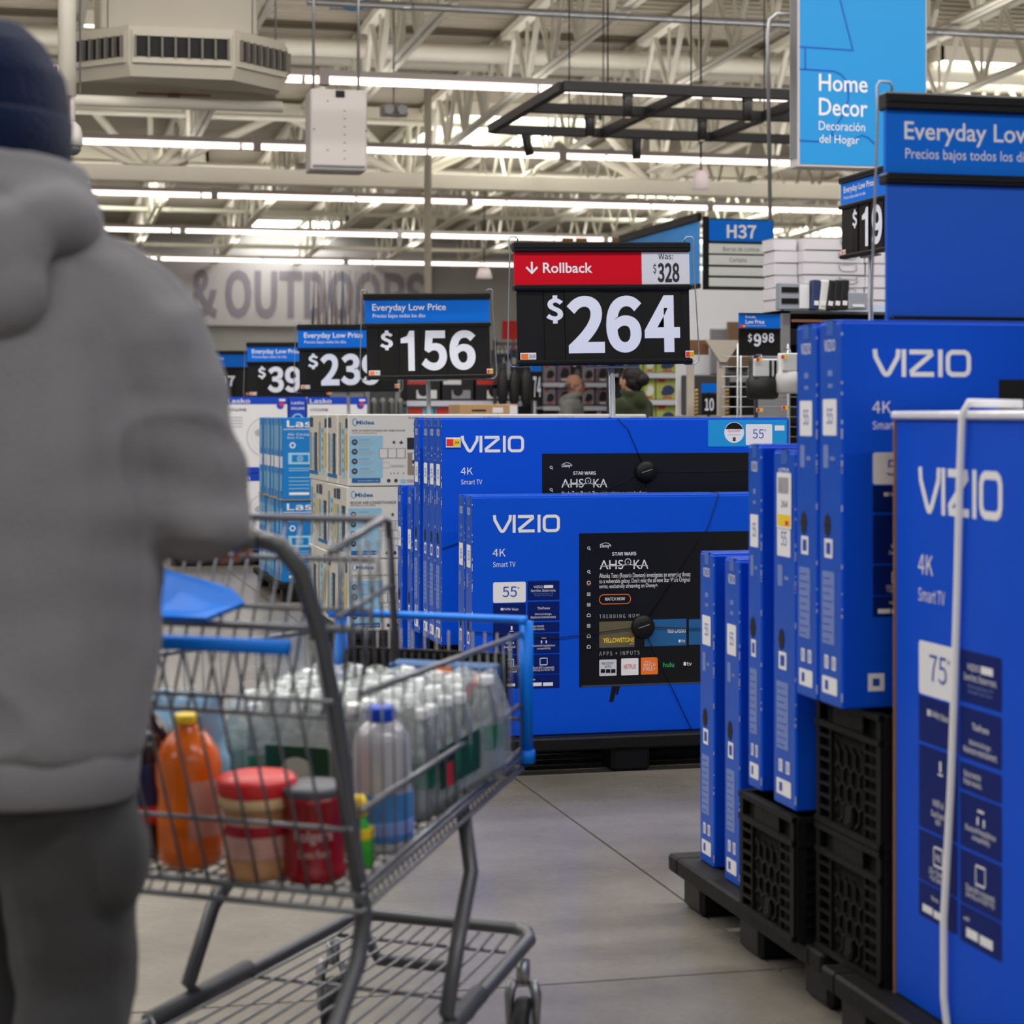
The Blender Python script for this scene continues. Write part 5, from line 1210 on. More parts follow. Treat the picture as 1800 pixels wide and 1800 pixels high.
# corner beam shelf and mirrors between sign and marker
d = 15.2; x, y = P(1268, d)
t = thing('mirror_display', 'display of grey framed mirrors behind the aisle marker legs', 'display', (x-.15, y, 0), 0)
part('back_board', MB().box(-.1, .3, .9, .75, .32, 2.2), [WHITE], t)
part('grey_frame', MB().box(.1, .1, 1.55, .4, .13, 1.9, 0, .01), [MGREY], t); part('olive_frame', MB().box(.22, .06, 1.6, .42, .09, 1.95, 0, .008), [M('olive_brown', (120, 96, 72), .5)], t, 'brown and green frame')
part('dark_bin', MB().box(-.1, .0, 1.25, .22, .2, 1.55, 0, .01), [DGREY], t); part('dark_bin', MB().box(.27, .0, 1.25, .6, .2, 1.5, 0, .01), [CARD], t)
part('shelf', MB().box(-.12, -.02, 1.2, .7, .3, 1.25), [M('greige', (180, 172, 160), .6)], t); part('base', MB().box(-.12, 0, 0, .7, .3, .2), [M('greige', (180, 172, 160), .6)], t)
for u in (-.12, .67): part('upright', MB().box(u, .28, .2, u+.03, .3, 1.2), [DGREY], t)
# Y-shaped posts with rope
for i, (px, dd) in enumerate(((1272, 14.), (1218, 14.3))):
    x, y = P(px, dd)
    t = thing('rope_post', 'greige display post with tan rope coil, %s' % ['flaring into a wide top under the mirrors', 'rising behind the rollback sign edge'][i], 'post', (x, y, 0))
    top = Z(598, dd)
    part('stem', MB().box(-.035, 0, 0, .01, .04, top-.14), [M('greige', (180, 172, 160), .6)], t)
    if i == 0: part('gusset', MB().prism([(-.035, top-.15), (.01, top-.15), (.12, top), (-.14, top)], frame((0, 0, 0), (1, 0, 0)), .03, 0), [M('greige', (180, 172, 160), .6)], t); part('fringe', MB().box(-.26, .02, top-.1, -.1, .03, top-.0, 0).box(.08, .02, top-.1, .25, .03, top, 0), [M('fringe_brown', (110, 76, 50), .8)], t)
    mb = MB(); 
    for q in range(44): z_ = .3+q*.026; mb.tube([(.012, .012, z_), (.04, .012, z_+.006)], .012, 6)
    part('rope_coil', mb, [M('tan_rope', (170, 136, 84), .8)], t, stuff=True)
# blue fixtures lower
for i, (px, py0, py1, w, dd, rz) in enumerate(((1228, 735, 618, .2, 15.5, 0), (1290, 735, 690, .35, 16, 0))):
    x, y = P(px, dd); single('blue_placard', MB().box(0, 0, 0, w, .02, Z(py1, dd), 0, .004), [SIGNBLUE], 'blue placard standing %s' % ['between the two rope posts', 'behind the wire rack'][i], 'placard', (x, y, 0), rz, 'blue placards')
x, y = P(1234, 14.8); t = thing('price_sign', 'dark framed price sign in front of the blue placard between the rope posts', 'price sign', (x, y, 0), 0, 'far price signs')
part('price_card', MB().box(0, 0, Z(728, 14.8), .11, .01, Z(692, 14.8)).text('10', frame((0, -.001, 0), (1, 0, 0)), .02, Z(722, 14.8), .09, Z(700, 14.8), 1, 'I', .03), [CARD, DIGIT], t); part('header_card', MB().box(0, 0, Z(690, 14.8), .11, .01, Z(674, 14.8)), [SIGNBLUE], t); part('stand', MB().box(.045, .01, 0, .065, .02, Z(690, 14.8)), [DGREY], t)
x, y = P(1165, 13); t = thing('low_shelf', 'low grey shelf edge showing just above the raised carton', 'shelf', (x, y, 0)); part('shelf_board', MB().box(0, 0, Z(737, 13), .75, .3, Z(732, 13)), [MGREY], t); 
for u in (0.02, .7): part('leg', MB().box(u, .1, 0, u+.03, .13, Z(737, 13)), [MGREY], t)
# far shelves of stock filling the depth at right
x, y = P(1380, 22); gondola('shelving_unit', x-1, y, 6, .5, 2.6, [.6, 1.1, 1.6, 2.1], 'long far shelving run behind the home decor goods'); 
for q, z in enumerate((1.1, 1.6, 2.1)): packs(x-1, y+.05, z+.01, 6, [4, 2, 6, 3], .05, 'package on the %s row of the long far shelving run' % ['lower', 'middle', 'upper'][q], 'packages of the long far run, %s row' % ['lower', 'middle', 'upper'][q])

# ================================================================== SHOPPING CART
PC = Vector((-.225, 3.05)); FD = Vector((.36, .933)); WDR = Vector((-.933, .36))     # near rear corner, forward, across to the far side
def Bp(a, b, z, taper=True):
    """a across from the near side (0..1 of the width), b forward from the handle end, z height"""
    tp = .105*b/.95 if taper else 0; wd_ = .60-.215*max(b, 0)/.95 if taper else .6
    q = PC + FD*b + WDR*(tp+a*wd_); x, y = W(q.x, q.y); return Vector((x, y, z))
zf_ = lambda b: .535+.055*max(b, 0)/.95
zr_ = lambda b: .865 - .02*b
CT_ = thing('shopping_cart', 'large grey wire shopping cart with blue trim, loaded with drinks and groceries', 'cart', tuple(Bp(.5, .5, 0)))
def cp(name, mb, mats, parent=None, label=None, stuff=False):
    o = link(name, mb.mesh(name, mats, Vector(CT_['_o'])), parent or CT_)
    if label: o['label'] = label
    if stuff: o['kind'] = 'stuff'
    return o
Lb = .95
# basket floor: tight wire grid
mb = MB()
for i in range(25): a = i/24; mb.rod(Bp(a, 0, zf_(0)), Bp(a, Lb, zf_(Lb)), .0022, 5)
for i in range(20): b = Lb*i/19; mb.rod(Bp(0, b, zf_(b)-.004), Bp(1, b, zf_(b)-.004), .0022, 5)
cp('floor_grid', mb, [CARTWIRE])
mb = MB()
mb.tube([Bp(0, 0, zf_(0)), Bp(0, Lb, zf_(Lb)), Bp(1, Lb, zf_(Lb)), Bp(1, 0, zf_(0))], .006, 8, closed=True)
mb.tube([Bp(0, 0, zf_(0)-.025), Bp(0, Lb, zf_(Lb)-.025), Bp(1, Lb, zf_(Lb)-.025), Bp(1, 0, zf_(0)-.025)], .005, 8, closed=True)
q = 0
for i in range(38): b = Lb*i/38; mb.rod(Bp(0, b, zf_(b)), Bp(0, b+.012, zf_(b)-.025), .002, 4)
for i in range(22): mb.rod(Bp(i/22, 0, zf_(0)), Bp((i+.4)/22, 0, zf_(0)-.025), .002, 4)
cp('floor_rim', mb, [CARTWIRE])
# side panels
for a, nm in ((0, 'side_panel'), (1, 'side_panel')):
    mb = MB(); o_ = -.004 if a == 0 else .004
    for fz in (.42, 1.0):
        mb.rod(Bp(a, 0, zf_(0)+(zr_(0)-.03-zf_(0))*fz), Bp(a, Lb, zf_(Lb)+(zr_(Lb)-.02-zf_(Lb))*fz), .0055, 8)
    mb.rod(Bp(a, 0, zf_(0)+.012), Bp(a, Lb, zf_(Lb)+.012), .0055, 8)
    n = 17
    for i in range(n+1): b = Lb*i/n; mb.rod(Bp(a, b, zf_(b)), Bp(a, b*.985-.015, zr_(b)-.02), .0015, 5)
    # raised wing beside the handle
    mb.tube([Bp(a, -.13, 1.055), Bp(a, .1, 1.09), Bp(a, .13, 1.085), Bp(a, .17, .87)], .0065, 8)
    mb.rod(Bp(a, -.1, .96), Bp(a, .14, .985), .005, 6)
    for i in range(6): b = -.1+.045*i; mb.rod(Bp(a, b, 1.06), Bp(a, b+.03, .86), .0025, 5)
    cp(nm, mb, [CARTWIRE])
# front panel
mb = MB()
for i in range(16): a = i/15; mb.rod(Bp(a, Lb, zf_(Lb)), Bp(a, Lb, zr_(Lb)-.02), .0022, 5)
for z_ in (.66, .76): mb.rod(Bp(0, Lb, z_), Bp(1, Lb, z_), .004, 6)
cp('front_panel', mb, [CARTWIRE])
mb = MB(); mb.tube([Bp(-.02, Lb-.03, .853), Bp(-.02, Lb+.005, .853), Bp(1.02, Lb+.005, .853), Bp(1.02, Lb-.03, .853)], .0075, 10); cp('front_rim', mb, [CARTBLUE], label='blue plastic rim along the front')
for a, n_ in ((-.02, 0), (1.02, 1)):
    mb = MB(); mb.tube([Bp(a, Lb+.006, .85), Bp(a, Lb+.006, .60)], .0135, 10)
    mb.tube([Bp(a, Lb+.006, .60), Bp(a, Lb+.006, .575)], .017, 10); cp('corner_bumper', mb, [CARTBLUE], label='blue corner bumper')
# rear gate, leaning
mb = MB()
for i in range(15): a = i/14; mb.rod(Bp(a, 0.0, zf_(0)), Bp(a, -.16, .93, False), .0026, 5)
for z_, b in ((.64, -.04), (.84, -.125)): mb.rod(Bp(0, b, z_), Bp(1, b, z_), .004, 6)
cp('rear_gate', mb, [CARTWIRE])
mb = MB(); mb.rod(Bp(.06, -.165, .92, False), Bp(.98, -.165, .92, False), .011, 10); cp('gate_bar', mb, [CARTBLUE], label='blue plastic bar along the rear gate')
# child seat: hanging wire back and plastic flap
mb = MB()
mb.tube([Bp(0, .1, 1.09), Bp(1, .1, 1.09)], .006, 8); mb.rod(Bp(0, .06, 1.03), Bp(1, .06, 1.03), .0045, 6); mb.rod(Bp(0, .0, .93), Bp(1, .0, .93), .006, 6)
for i in range(22): a = i/21; mb.rod(Bp(a, .1, 1.09), Bp(a, -.02, .80), .0024, 5)
for z_, b in ((.955, .04), (.80, -.02)): mb.rod(Bp(0, b, z_), Bp(1, b, z_), .0035, 6)
cp('seat_back', mb, [CARTWIRE])
def slab(pts, t, m, name, lab, par=None):
    mb = MB(); n = (pts[1]-pts[0]).cross(pts[2]-pts[0]).normalized()*t; k = len(pts)
    mb.add(pts+[p+n for p in pts], [tuple(range(k-1, -1, -1)), tuple(range(k, 2*k))]+[(i, (i+1) % k, k+(i+1) % k, k+i) for i in range(k)]); return cp(name, mb, [m], par, lab)
slab([Bp(.42, -.02, .935), Bp(.36, .04, .955), Bp(.42, .06, .975), Bp(.62, .06, 1.0), Bp(.68, -.02, .935)], .008, CARTBLUE, 'seat_flap', 'blue plastic child seat flap')
slab([Bp(.66, -.1, .93), Bp(.62, .0, .935), Bp(.66, .02, 1.07), Bp(.86, .0, 1.07), Bp(.9, -.1, .93)], .01, M('cart_deep_blue', (0, 78, 150), .35), 'seat_flap', 'darker blue upright seat flap')
# handle and uprights
HZ = 1.075; hb = -.2
mb = MB(); k = Bp
near = [k(.14, hb-.005, HZ-.0), k(.09, hb+.005, HZ-.008), k(.055, hb+.03, HZ-.045), k(.04, hb+.07, HZ-.12), k(.035, -.06, .82), k(.015, -.0, .58), k(.01, .03, .50), k(.02, .02, .43), k(.05, -.18, .24), k(.06, -.22, .2)]
far = [k(.86, hb-.005, HZ), k(.91, hb+.005, HZ-.008), k(.945, hb+.03, HZ-.045), k(.96, hb+.07, HZ-.12), k(.965, -.06, .82), k(.985, 0, .58), k(.99, .03, .50), k(.98, .02, .43), k(.95, -.18, .24), k(.94, -.22, .2)]
mb.tube(near[:1][::-1]+near[1:], .0135, 12); cp('frame_upright', mb, [CARTGREY])
mb = MB(); mb.tube(far, .0135, 12); cp('frame_upright', mb, [CARTGREY])
mb = MB(); mb.tube([near[0], k(.5, hb-.005, HZ), far[0]], .014, 12); cp('handle_bar', mb, [CARTGREY])
mb = MB(); mb.tube([k(.2, hb-.005, HZ), k(.8, hb-.005, HZ)], .0185, 14); cp('handle_grip', mb, [CARTBLUE], label='blue grip sleeve on the handle')
# bottom tray and chassis
def Tp(a, b, z):
    wd_ = .56-.17*(b+.1)/1.08; tp = .1*(b)/.95
    q = PC + FD*b + WDR*(tp+.005+a*wd_); x, y = W(q.x, q.y); return Vector((x, y, z))
zt_ = .215
mb = MB(); ch = [Tp(-.02, -.25, .2), Tp(-.02, .3, .2), Tp(-.02, .98, .225), Tp(.02, 1.02, .228), Tp(.1, 1.04, .23), Tp(.9, 1.04, .23), Tp(.98, 1.02, .228), Tp(1.02, .98, .225), Tp(1.02, .3, .2), Tp(1.02, -.25, .2)]
mb.tube(ch, .0135, 12); chs = cp('chassis', mb, [CARTGREY])
for a in (-.02, 1.02):
    mb = MB(); mb.tube([Tp(a, .3, .205), Tp(a, .62, .218)], .018, 12); cp('chassis_sleeve', mb, [M('sleeve_grey', (70, 72, 76), .5)], chs)
    s = 1 if a < 0 else -1
    mb = MB(); mb.tube([k(.06 if a < 0 else .94, .62, .575), Tp(a+.02*s, .6, .44), Tp(a+.0*s, .5, .36), Tp(a, .42, .24), Tp(a, .46, .21), Tp(a, .55, .205)], .0135, 12); cp('basket_strut', mb, [CARTGREY])
mb = MB()
for i in range(13): a = .04+.92*i/12; mb.tube([Tp(a, -.12, .185), Tp(a, .04, .195), Tp(a, .9, .215), Tp(a, 1.0, .225)], .0032, 6)
for b in (-.1, .3, .62, .95): mb.rod(Tp(.0, b, .186 if b < .5 else .205), Tp(1., b, .186 if b < .5 else .205), .0045, 6)
mb.tube([Tp(.02, -.12, .155), Tp(.98, -.12, .155)], .0045, 6)
for i in range(7): a = .04+.92*i/6; mb.rod(Tp(a, -.12, .155), Tp(a, -.12, .186), .004, 5); mb.tube([Tp(a, .28, .19), Tp(a+.05, .3, .215), Tp(a+.1, .3, .19)], .004, 5)
cp('bottom_tray', mb, [CARTWIRE])
mb = MB(); mb.tube([Tp(.3, .9, .24), Tp(.35, .93, .17), Tp(.75, .93, .17), Tp(.8, .9, .24)], .012, 10); cp('front_stop', mb, [CARTGREY])
def wheel(a, b, front):
    c_ = Tp(a, b, .0635); T = Matrix.Translation(c_) @ Matrix.Rotation(-math.atan2(FD.x, FD.y)-TH+0.25*(1 if front else 0), 4, 'Z') @ Matrix.Rotation(math.pi/2, 4, 'Y')
    mb = MB(); mb.lathe([(.045, -.016), (.06, -.014), (.0635, -.006), (.0635, .006), (.06, .014), (.045, .016)], 24, T=T); w_ = cp('wheel', mb, [M('wheel_black', (22, 22, 24), .55)])
    mb = MB(); mb.lathe([(.012, -.022), (.044, -.017), (.044, .017), (.012, .022)], 16, T=T); cp('hub', mb, [MGREY], w_)
    mb = MB(); R_ = T.to_3x3(); ax = (R_ @ Vector((0, 0, 1))).normalized()*.026
    for s in (-1, 1): p = c_+ax*s; mb.tube([p, p+Vector((0, 0, .07)), c_+ax*s*.7+Vector((0, 0, .095))], [.007, .011, .011], 8)
    mb.tube([c_+Vector((0, 0, .09)), c_+Vector((0, 0, .135))], .014, 10); mb.tube([c_-ax*1.25, c_+ax*1.25], .005, 8); cp('caster_fork', mb, [STEEL], w_)
wheel(-.02, .93, True); wheel(1.0, .93, True); wheel(.0, -.15, False); wheel(1.0, -.15, False)
# black ribbed display tray fixed inside the nose
mb = MB(); q = [k(.06, .93, .61), k(.94, .93, .61), k(.94, .93, .79), k(.06, .93, .79)]
mb.add(q+[v+Vector((W(0, -.012)[0], W(0, -.012)[1], 0)) for v in q], [(0, 1, 2, 3), (7, 6, 5, 4), (0, 4, 5, 1), (1, 5, 6, 2), (2, 6, 7, 3), (3, 7, 4, 0)])
for i in range(22): a = .08+.84*i/21; mb.rod(k(a, .915, .615), k(a, .915, .785), .004, 4)
cp('nose_panel', mb, [BLACKR], label='black ribbed panel inside the nose of the cart')

# ------------------------------------------------------------------ groceries in the cart
def put(name, lab, cat, px, d, rz=0, group=None, dz=0, slope=True):
    """stand a thing on the basket floor under a pixel column at depth d"""
    x, y = P(px, d); xc = (px-900)/F*d; r = Vector((xc, d))-PC; b = r.dot(FD)
    t = thing(name, lab, cat, (x, y, zf_(b)+.003+dz), rz, group); t.rotation_euler = (math.radians(3.2), 0, rz-math.atan2(FD.x, FD.y)-TH) if slope else (0, 0, rz); return t
JU = M('orange_juice', (238, 112, 4), .25, coat=.5, var=.05)
def jug(t, r, h, mats, cap, lab2=None):
    pr = [(r*.86, 0), (r, .012), (r, h*.38), (r*.95, h*.42), (r*.95, h*.5), (r, h*.55), (r, h*.66), (r*.93, h*.75), (r*.6, h*.86), (r*.34, h*.91), (r*.32, h*.94)]
    part('bottle', MB().lathe(pr, 24), [mats], t); part('cap', MB().lathe([(r*.36, h*.935), (r*.38, h*.95), (r*.38, h*.995), (r*.34, h)], 20), [cap], t)
t = put('juice_bottle', 'large orange juice bottle with a yellow cap in the cart', 'bottle', 336, 3.24)
jug(t, .052, .238, JU, M('cap_yellow', (248, 214, 50), .35)); part('label', MB().add([(.053*math.sin(a), -.053*math.cos(a), z_) for z_ in (.05, .14) for a in [.5+.12*i for i in range(13)]], [(i, i+1, 14+i, 13+i) for i in range(12)], 0, True), [M('juice_label', (206, 150, 136), .4)], t)
t = put('juice_bottle', 'dark purple juice bottle behind the grey trousers, beside the orange juice', 'bottle', 262, 3.3)
jug(t, .05, .25, M('grape_juice', (40, 8, 22), .15, coat=.6), M('cap_purple', (40, 20, 50), .35)); part('label', MB().lathe([(.0505, .06), (.051, .065), (.051, .15), (.0505, .155)], 24), [M('grape_label', (52, 56, 104), .4)], t); part('label_band', MB().lathe([(.0515, .06), (.052, .063), (.052, .085), (.0515, .088)], 24), [RED], t)
t = put('snack_bag', 'light blue plastic bag slumped behind the two juice bottles', 'bag', 322, 3.46)
mb = MB(); loft(mb, [(0, 0, 0, .05, .04), (0, 0, .015, .08, .05), (0, 0, .12, .085, .05), (.0, 0, .19, .08, .03), (.0, 0, .225, .085, .012), (0, 0, .235, .08, .006)], 16)
me_ = remeshed(mb, .008, 1, lambda c, n: .008*noise.noise(c*22)); me_.materials.append(M('bag_light_blue', (150, 196, 232), .25, coat=.5)); link('bag_body', me_, t)
t = put('nut_tub', 'tan tub of snacks with a red screw lid', 'tub', 456, 3.16)
TB = M('tub_tan', (190, 140, 96), .35, coat=.3, var=.15, scale=30)
part('tub', MB().lathe([(.044, 0), (.052, .006), (.053, .02), (.0505, .03), (.0505, .095), (.053, .105), (.0575, .112), (.0575, .128)], 28), [TB], t)
part('cream_rim', MB().lathe([(.0585, .112), (.0605, .116), (.0605, .126), (.0585, .13)], 28), [M('rim_cream', (226, 196, 148), .4)], t)
part('lid', MB().lathe([(.059, .129), (.061, .133), (.061, .15), (.057, .155), (.02, .1555)], 30), [M('lid_red', (226, 46, 52), .35)], t)
mb = MB().lathe([(.0512, .035), (.0516, .037), (.0516, .09), (.0512, .092)], 28); part('label', mb, [M('tub_label', (206, 160, 150), .5, var=.15, scale=60)], t); part('label_band', MB().lathe([(.052, .07), (.0522, .071), (.0522, .086), (.052, .087)], 28), [M('tub_red', (170, 24, 48), .5)], t)
t = put('coffee_can', 'dark red coffee can with a dark grey lid', 'can', 554, 3.14)
CF = M('coffee_red', (150, 10, 26), .3, coat=.4)
part('can', MB().lathe([(.044, 0), (.049, .004), (.049, .018), (.046, .022), (.046, .115), (.049, .12), (.049, .132)], 28), [CF], t)
part('lid', MB().lathe([(.0485, .131), (.05, .133), (.05, .142), (.047, .145), (.02, .145)], 28), [M('lid_grey', (84, 88, 98), .4)], t)
def curved_text(s, r, z0, z1, arc, ac, m=0, off=.0):
    """lettering wrapped around a can of radius r"""
    vs, fs = glyphs(s, 'R', off); xs = [v[0] for v in vs]; ys = [v[1] for v in vs]; mb = MB()
    return mb.add([((r)*math.sin((v[0]-min(xs))/(max(xs)-min(xs))*arc-arc/2+ac), -(r)*math.cos((v[0]-min(xs))/(max(xs)-min(xs))*arc-arc/2+ac), z0+(v[1]-min(ys))/(max(ys)-min(ys))*(z1-z0)) for v in vs], fs, m)
part('lettering', curved_text('Folgers', .0468, .062, .084, 1.3, .45, off=.01), [M('coffee_letter', (214, 190, 190), .4)], t); part('lettering', curved_text('Classic Roast', .0468, .042, .054, 1.1, .45), [M('coffee_letter', (214, 190, 190), .4)], t)
t = put('small_bottle', 'small green and yellow cleaner bottle behind the slanting grey frame tube', 'bottle', 634, 3.2)
part('bottle', MB().lathe([(.02, 0), (.022, .004), (.022, .055), (.012, .07), (.011, .08)], 16), [M('soap_green', (60, 170, 50), .3)], t); part('cap', MB().lathe([(.013, .08), (.014, .1), (.008, .112)], 14), [YEL], t); part('label', MB().lathe([(.0225, .045), (.0228, .046), (.0228, .06), (.0225, .061)], 16), [YEL], t)
t = put('water_jug', 'tall ribbed clear jug with a royal blue cap and a blue label', 'bottle', 676, 3.3)
RIB = M('jug_plastic', (206, 206, 216), .12, trans=.35, coat=.5); r = .046
mb = MB(); vs = []; fs = []; prof = [(.9, 0), (1, .01), (1, .16), (.97, .175), (.9, .19), (.6, .205), (.42, .21)]; n = 48
for (rr, z_) in prof:
    for j in range(n): a = 2*math.pi*j/n; w_ = r*rr*(1+(.03*math.cos(12*a) if z_ < .19 else 0)); vs.append((w_*math.cos(a), w_*math.sin(a), z_))
for i in range(len(prof)-1):
    for j in range(n): fs.append((i*n+j, i*n+(j+1) % n, (i+1)*n+(j+1) % n, (i+1)*n+j))
fs += [tuple(range(n-1, -1, -1)), tuple((len(prof)-1)*n+j for j in range(n))]; mb.add(vs, fs, 0, True); part('bottle', mb, [RIB], t)
part('cap', MB().lathe([(.021, .208), (.023, .211), (.023, .228), (.021, .232)], 20), [M('cap_blue', (0, 70, 200), .3)], t)
part('label', MB().lathe([(.0475, .02), (.048, .022), (.048, .095), (.0475, .097)], 30), [M('jug_label_blue', (60, 116, 180), .45, var=.2, scale=50)], t); part('label_stripe', MB().lathe([(.0482, .03), (.0484, .032), (.0484, .05), (.0482, .052)], 30), [PALE], t)
# shrink pack of water bottles
WP = put('water_bottle_pack', 'shrink-wrapped pack of many small clear water bottles with green labels', 'drinks', 652, 3.68)
CLR = M('clear_bottle', (226, 236, 238), .06, trans=.82, coat=.6, ior=1.3); GL = M('bottle_label_green', (20, 96, 66), .35)
bm_ = MB().lathe([(.026, 0), (.031, .006), (.031, .05), (.029, .055), (.031, .06), (.031, .12), (.028, .14), (.016, .17), (.0125, .178), (.0125, .188)], 14).mesh('bottle', [CLR])
lm_ = MB().lathe([(.0315, .062), (.0318, .064), (.0318, .108), (.0315, .11)], 14).mesh('label', [GL]); cm_ = MB().lathe([(.0145, .184), (.0148, .188), (.0148, .2), (.013, .203)], 12).mesh('cap', [M('clear_cap', (232, 236, 240), .12, coat=.6)])
nb = 0
for i in range(7):
    for j in range(7):
        rnd = random.Random(i*9+j); o = link('bottle', bm_, WP, (-.175+.057*i+rnd.uniform(-.002, .002), -.175+.057*j+rnd.uniform(-.002, .002), .002+rnd.uniform(0, .01)), (rnd.uniform(-.07, .07), rnd.uniform(-.07, .07), 0)); o.scale = (.88, .88, .93)
        link('label', lm_, o); link('cap', cm_, o)
mb = MB(); x0, x1, y0, y1 = -.206, .196, -.206, .196
for k_, z_ in ((0, .01), (1, .13)): pass
mb.box(x0, y0, .03, x1, y0+.001, .13).box(x1-.001, y0, .03, x1, y1, .13).box(x0, y0, .03, x0+.001, y1, .13)
part('shrink_film', mb, [M('shrink_wrap_film', (210, 226, 222), .1, alpha=.14, coat=1, bump=.5, scale=18)], WP)
g = MB(); N = 40; rn = random.Random(5); vs = []
for i in range(N+1):
    for j in range(N+1):
        u = x0+(x1-x0)*i/N; v = y0+(y1-y0)*j/N; e_ = min(i, j, N-i, N-j)
        vs.append((u, v, (.197+.006*math.cos((u+.175)/.057*6.283)*math.cos((v+.175)/.057*6.283)+.007*noise.noise(Vector((u*60, v*60, 1)))) if e_ > 1 else (.17 if e_ == 1 else .12)))
g.add(vs, [(i*(N+1)+j, (i+1)*(N+1)+j, (i+1)*(N+1)+j+1, i*(N+1)+j+1) for i in range(N) for j in range(N)], 0, False)
part('film_top', g, [M('shrink_wrap_top', (236, 244, 242), .07, alpha=.22, coat=1, bump=1, scale=60)], WP)
mb = MB().box(-.1, y0-.002, .045, .02, y0-.001, .125); part('pack_label', mb, [M('pack_label_green', (10, 60, 40), .4)], WP, 'dark green label on the film')
part('label_crest', MB().disc(frame((-.04, y0-.0025, .085), (1, 0, 0)), 0, 0, .03, 0, .0003, 18, .022).ribbon([(-.02, -.03), (.0, -.01), (.03, .0)], .004, frame((-.04, y0-.0028, .085), (1, 0, 0)), 0, .0005), [M('crest_grey', (170, 176, 160), .5)], WP)
part('pack_label', MB().box(x1+.0005, -.14, .05, x1+.0015, .04, .12), [M('pack_label_green', (10, 60, 40), .4)], WP)
part('pack_spot', MB().box(x1+.002, -.12, .05, x1+.003, -.09, .09), [M('tub_red', (170, 24, 48), .5)], WP)
# carton in the nose behind the bottles
t = put('snack_box', 'blue snack box with red and orange swirls at the nose of the cart', 'box', 780, 3.84)
part('box', MB().box(-.11, -.0, 0, .1, .05, .2, 0, .003), [M('snack_blue', (20, 84, 140), .45)], t)
mb = MB(); fr = frame((-.11, -.001, 0), (1, 0, 0)); mb.disc(fr, .19, .12, .035, 0, .0006, 16, .07); mb.disc(fr, .185, .115, .022, 1, .001, 16, .05); mb.rect(fr, .09, .17, .13, .198, 2, .0006); part('front_print', mb, [RED, M('swirl_green', (110, 160, 90), .5), ORG], t)

# ================================================================== PEOPLE
HOOD = None
def fabric(name, rgb, sc=260, bump=.5):
    return M(name, rgb, .95, spec=.15, bump=bump, scale=sc, var=.10, sheen=.15)
SKIN = M('skin', (196, 142, 116), .5, bump=.05, scale=90)
def hand(mb, wrist, d, up, side, s=1, curl=.9):
    """palm with five fingers closing around a bar; d points along the forearm, up is the back of the hand, side towards the thumb"""
    d = Vector(d).normalized(); up = Vector(up).normalized(); side = Vector(side).normalized(); w = Vector(wrist)
    c = w+d*.045*s
    for q in (-1, -.33, .33, 1): limb(mb, [w+side*q*.018*s, c+side*q*.03*s+d*.035*s], [.015*s, .0135*s], 8)
    for i, (q, L) in enumerate(((1.0, .07), (.35, .079), (-.32, .074), (-.95, .06))):
        p = c+side*q*.031*s+d*.04*s; pts = [p]; ang = .25
        for sg in (.45, .32, .23):
            p = p+(d*math.cos(ang)-up*math.sin(ang))*L*sg*s; pts.append(p); ang += curl
        limb(mb, pts, [.0095*s, .009*s, .0085*s, .0075*s], 8)
    p0 = w+side*.024*s+d*.02*s; limb(mb, [p0, p0+side*.022*s+d*.022*s-up*.012*s, p0+side*.014*s+d*.05*s-up*.032*s, p0+side*.0*s+d*.062*s-up*.045*s], [.014*s, .0115*s, .0105*s, .009*s], 8)
def head(mb, c, s=1, face=(0, 1, 0), jaw=1):
    """skull, jaw, nose, brow, ears; face direction horizontal"""
    f = Vector(face).normalized(); r = Vector((f.y, -f.x, 0)); R = Matrix((r, f, Vector((0, 0, 1)))).transposed().to_4x4(); c = Vector(c)
    def E(p, rad): ell(mb, c+(R @ Vector(p))*s, tuple(q*s for q in rad), R, 18, 12)
    E((0, -.012, .02), (.076, .096, .098)); E((0, .026, -.045), (.056*jaw, .062, .066)); E((0, .05, -.088), (.03, .03, .024))
    E((0, .098, -.022), (.013, .02, .024)); E((0, .1, -.036), (.018, .016, .012)); E((0, .082, .012), (.05, .018, .012))
    E((0, .086, -.066), (.024, .014, .008)); E((0, .084, -.076), (.02, .014, .008))
    for sd in (-1, 1): E((sd*.079, -.004, -.02), (.008, .02, .032)); E((sd*.034, .072, -.03), (.022, .02, .018))
    return R
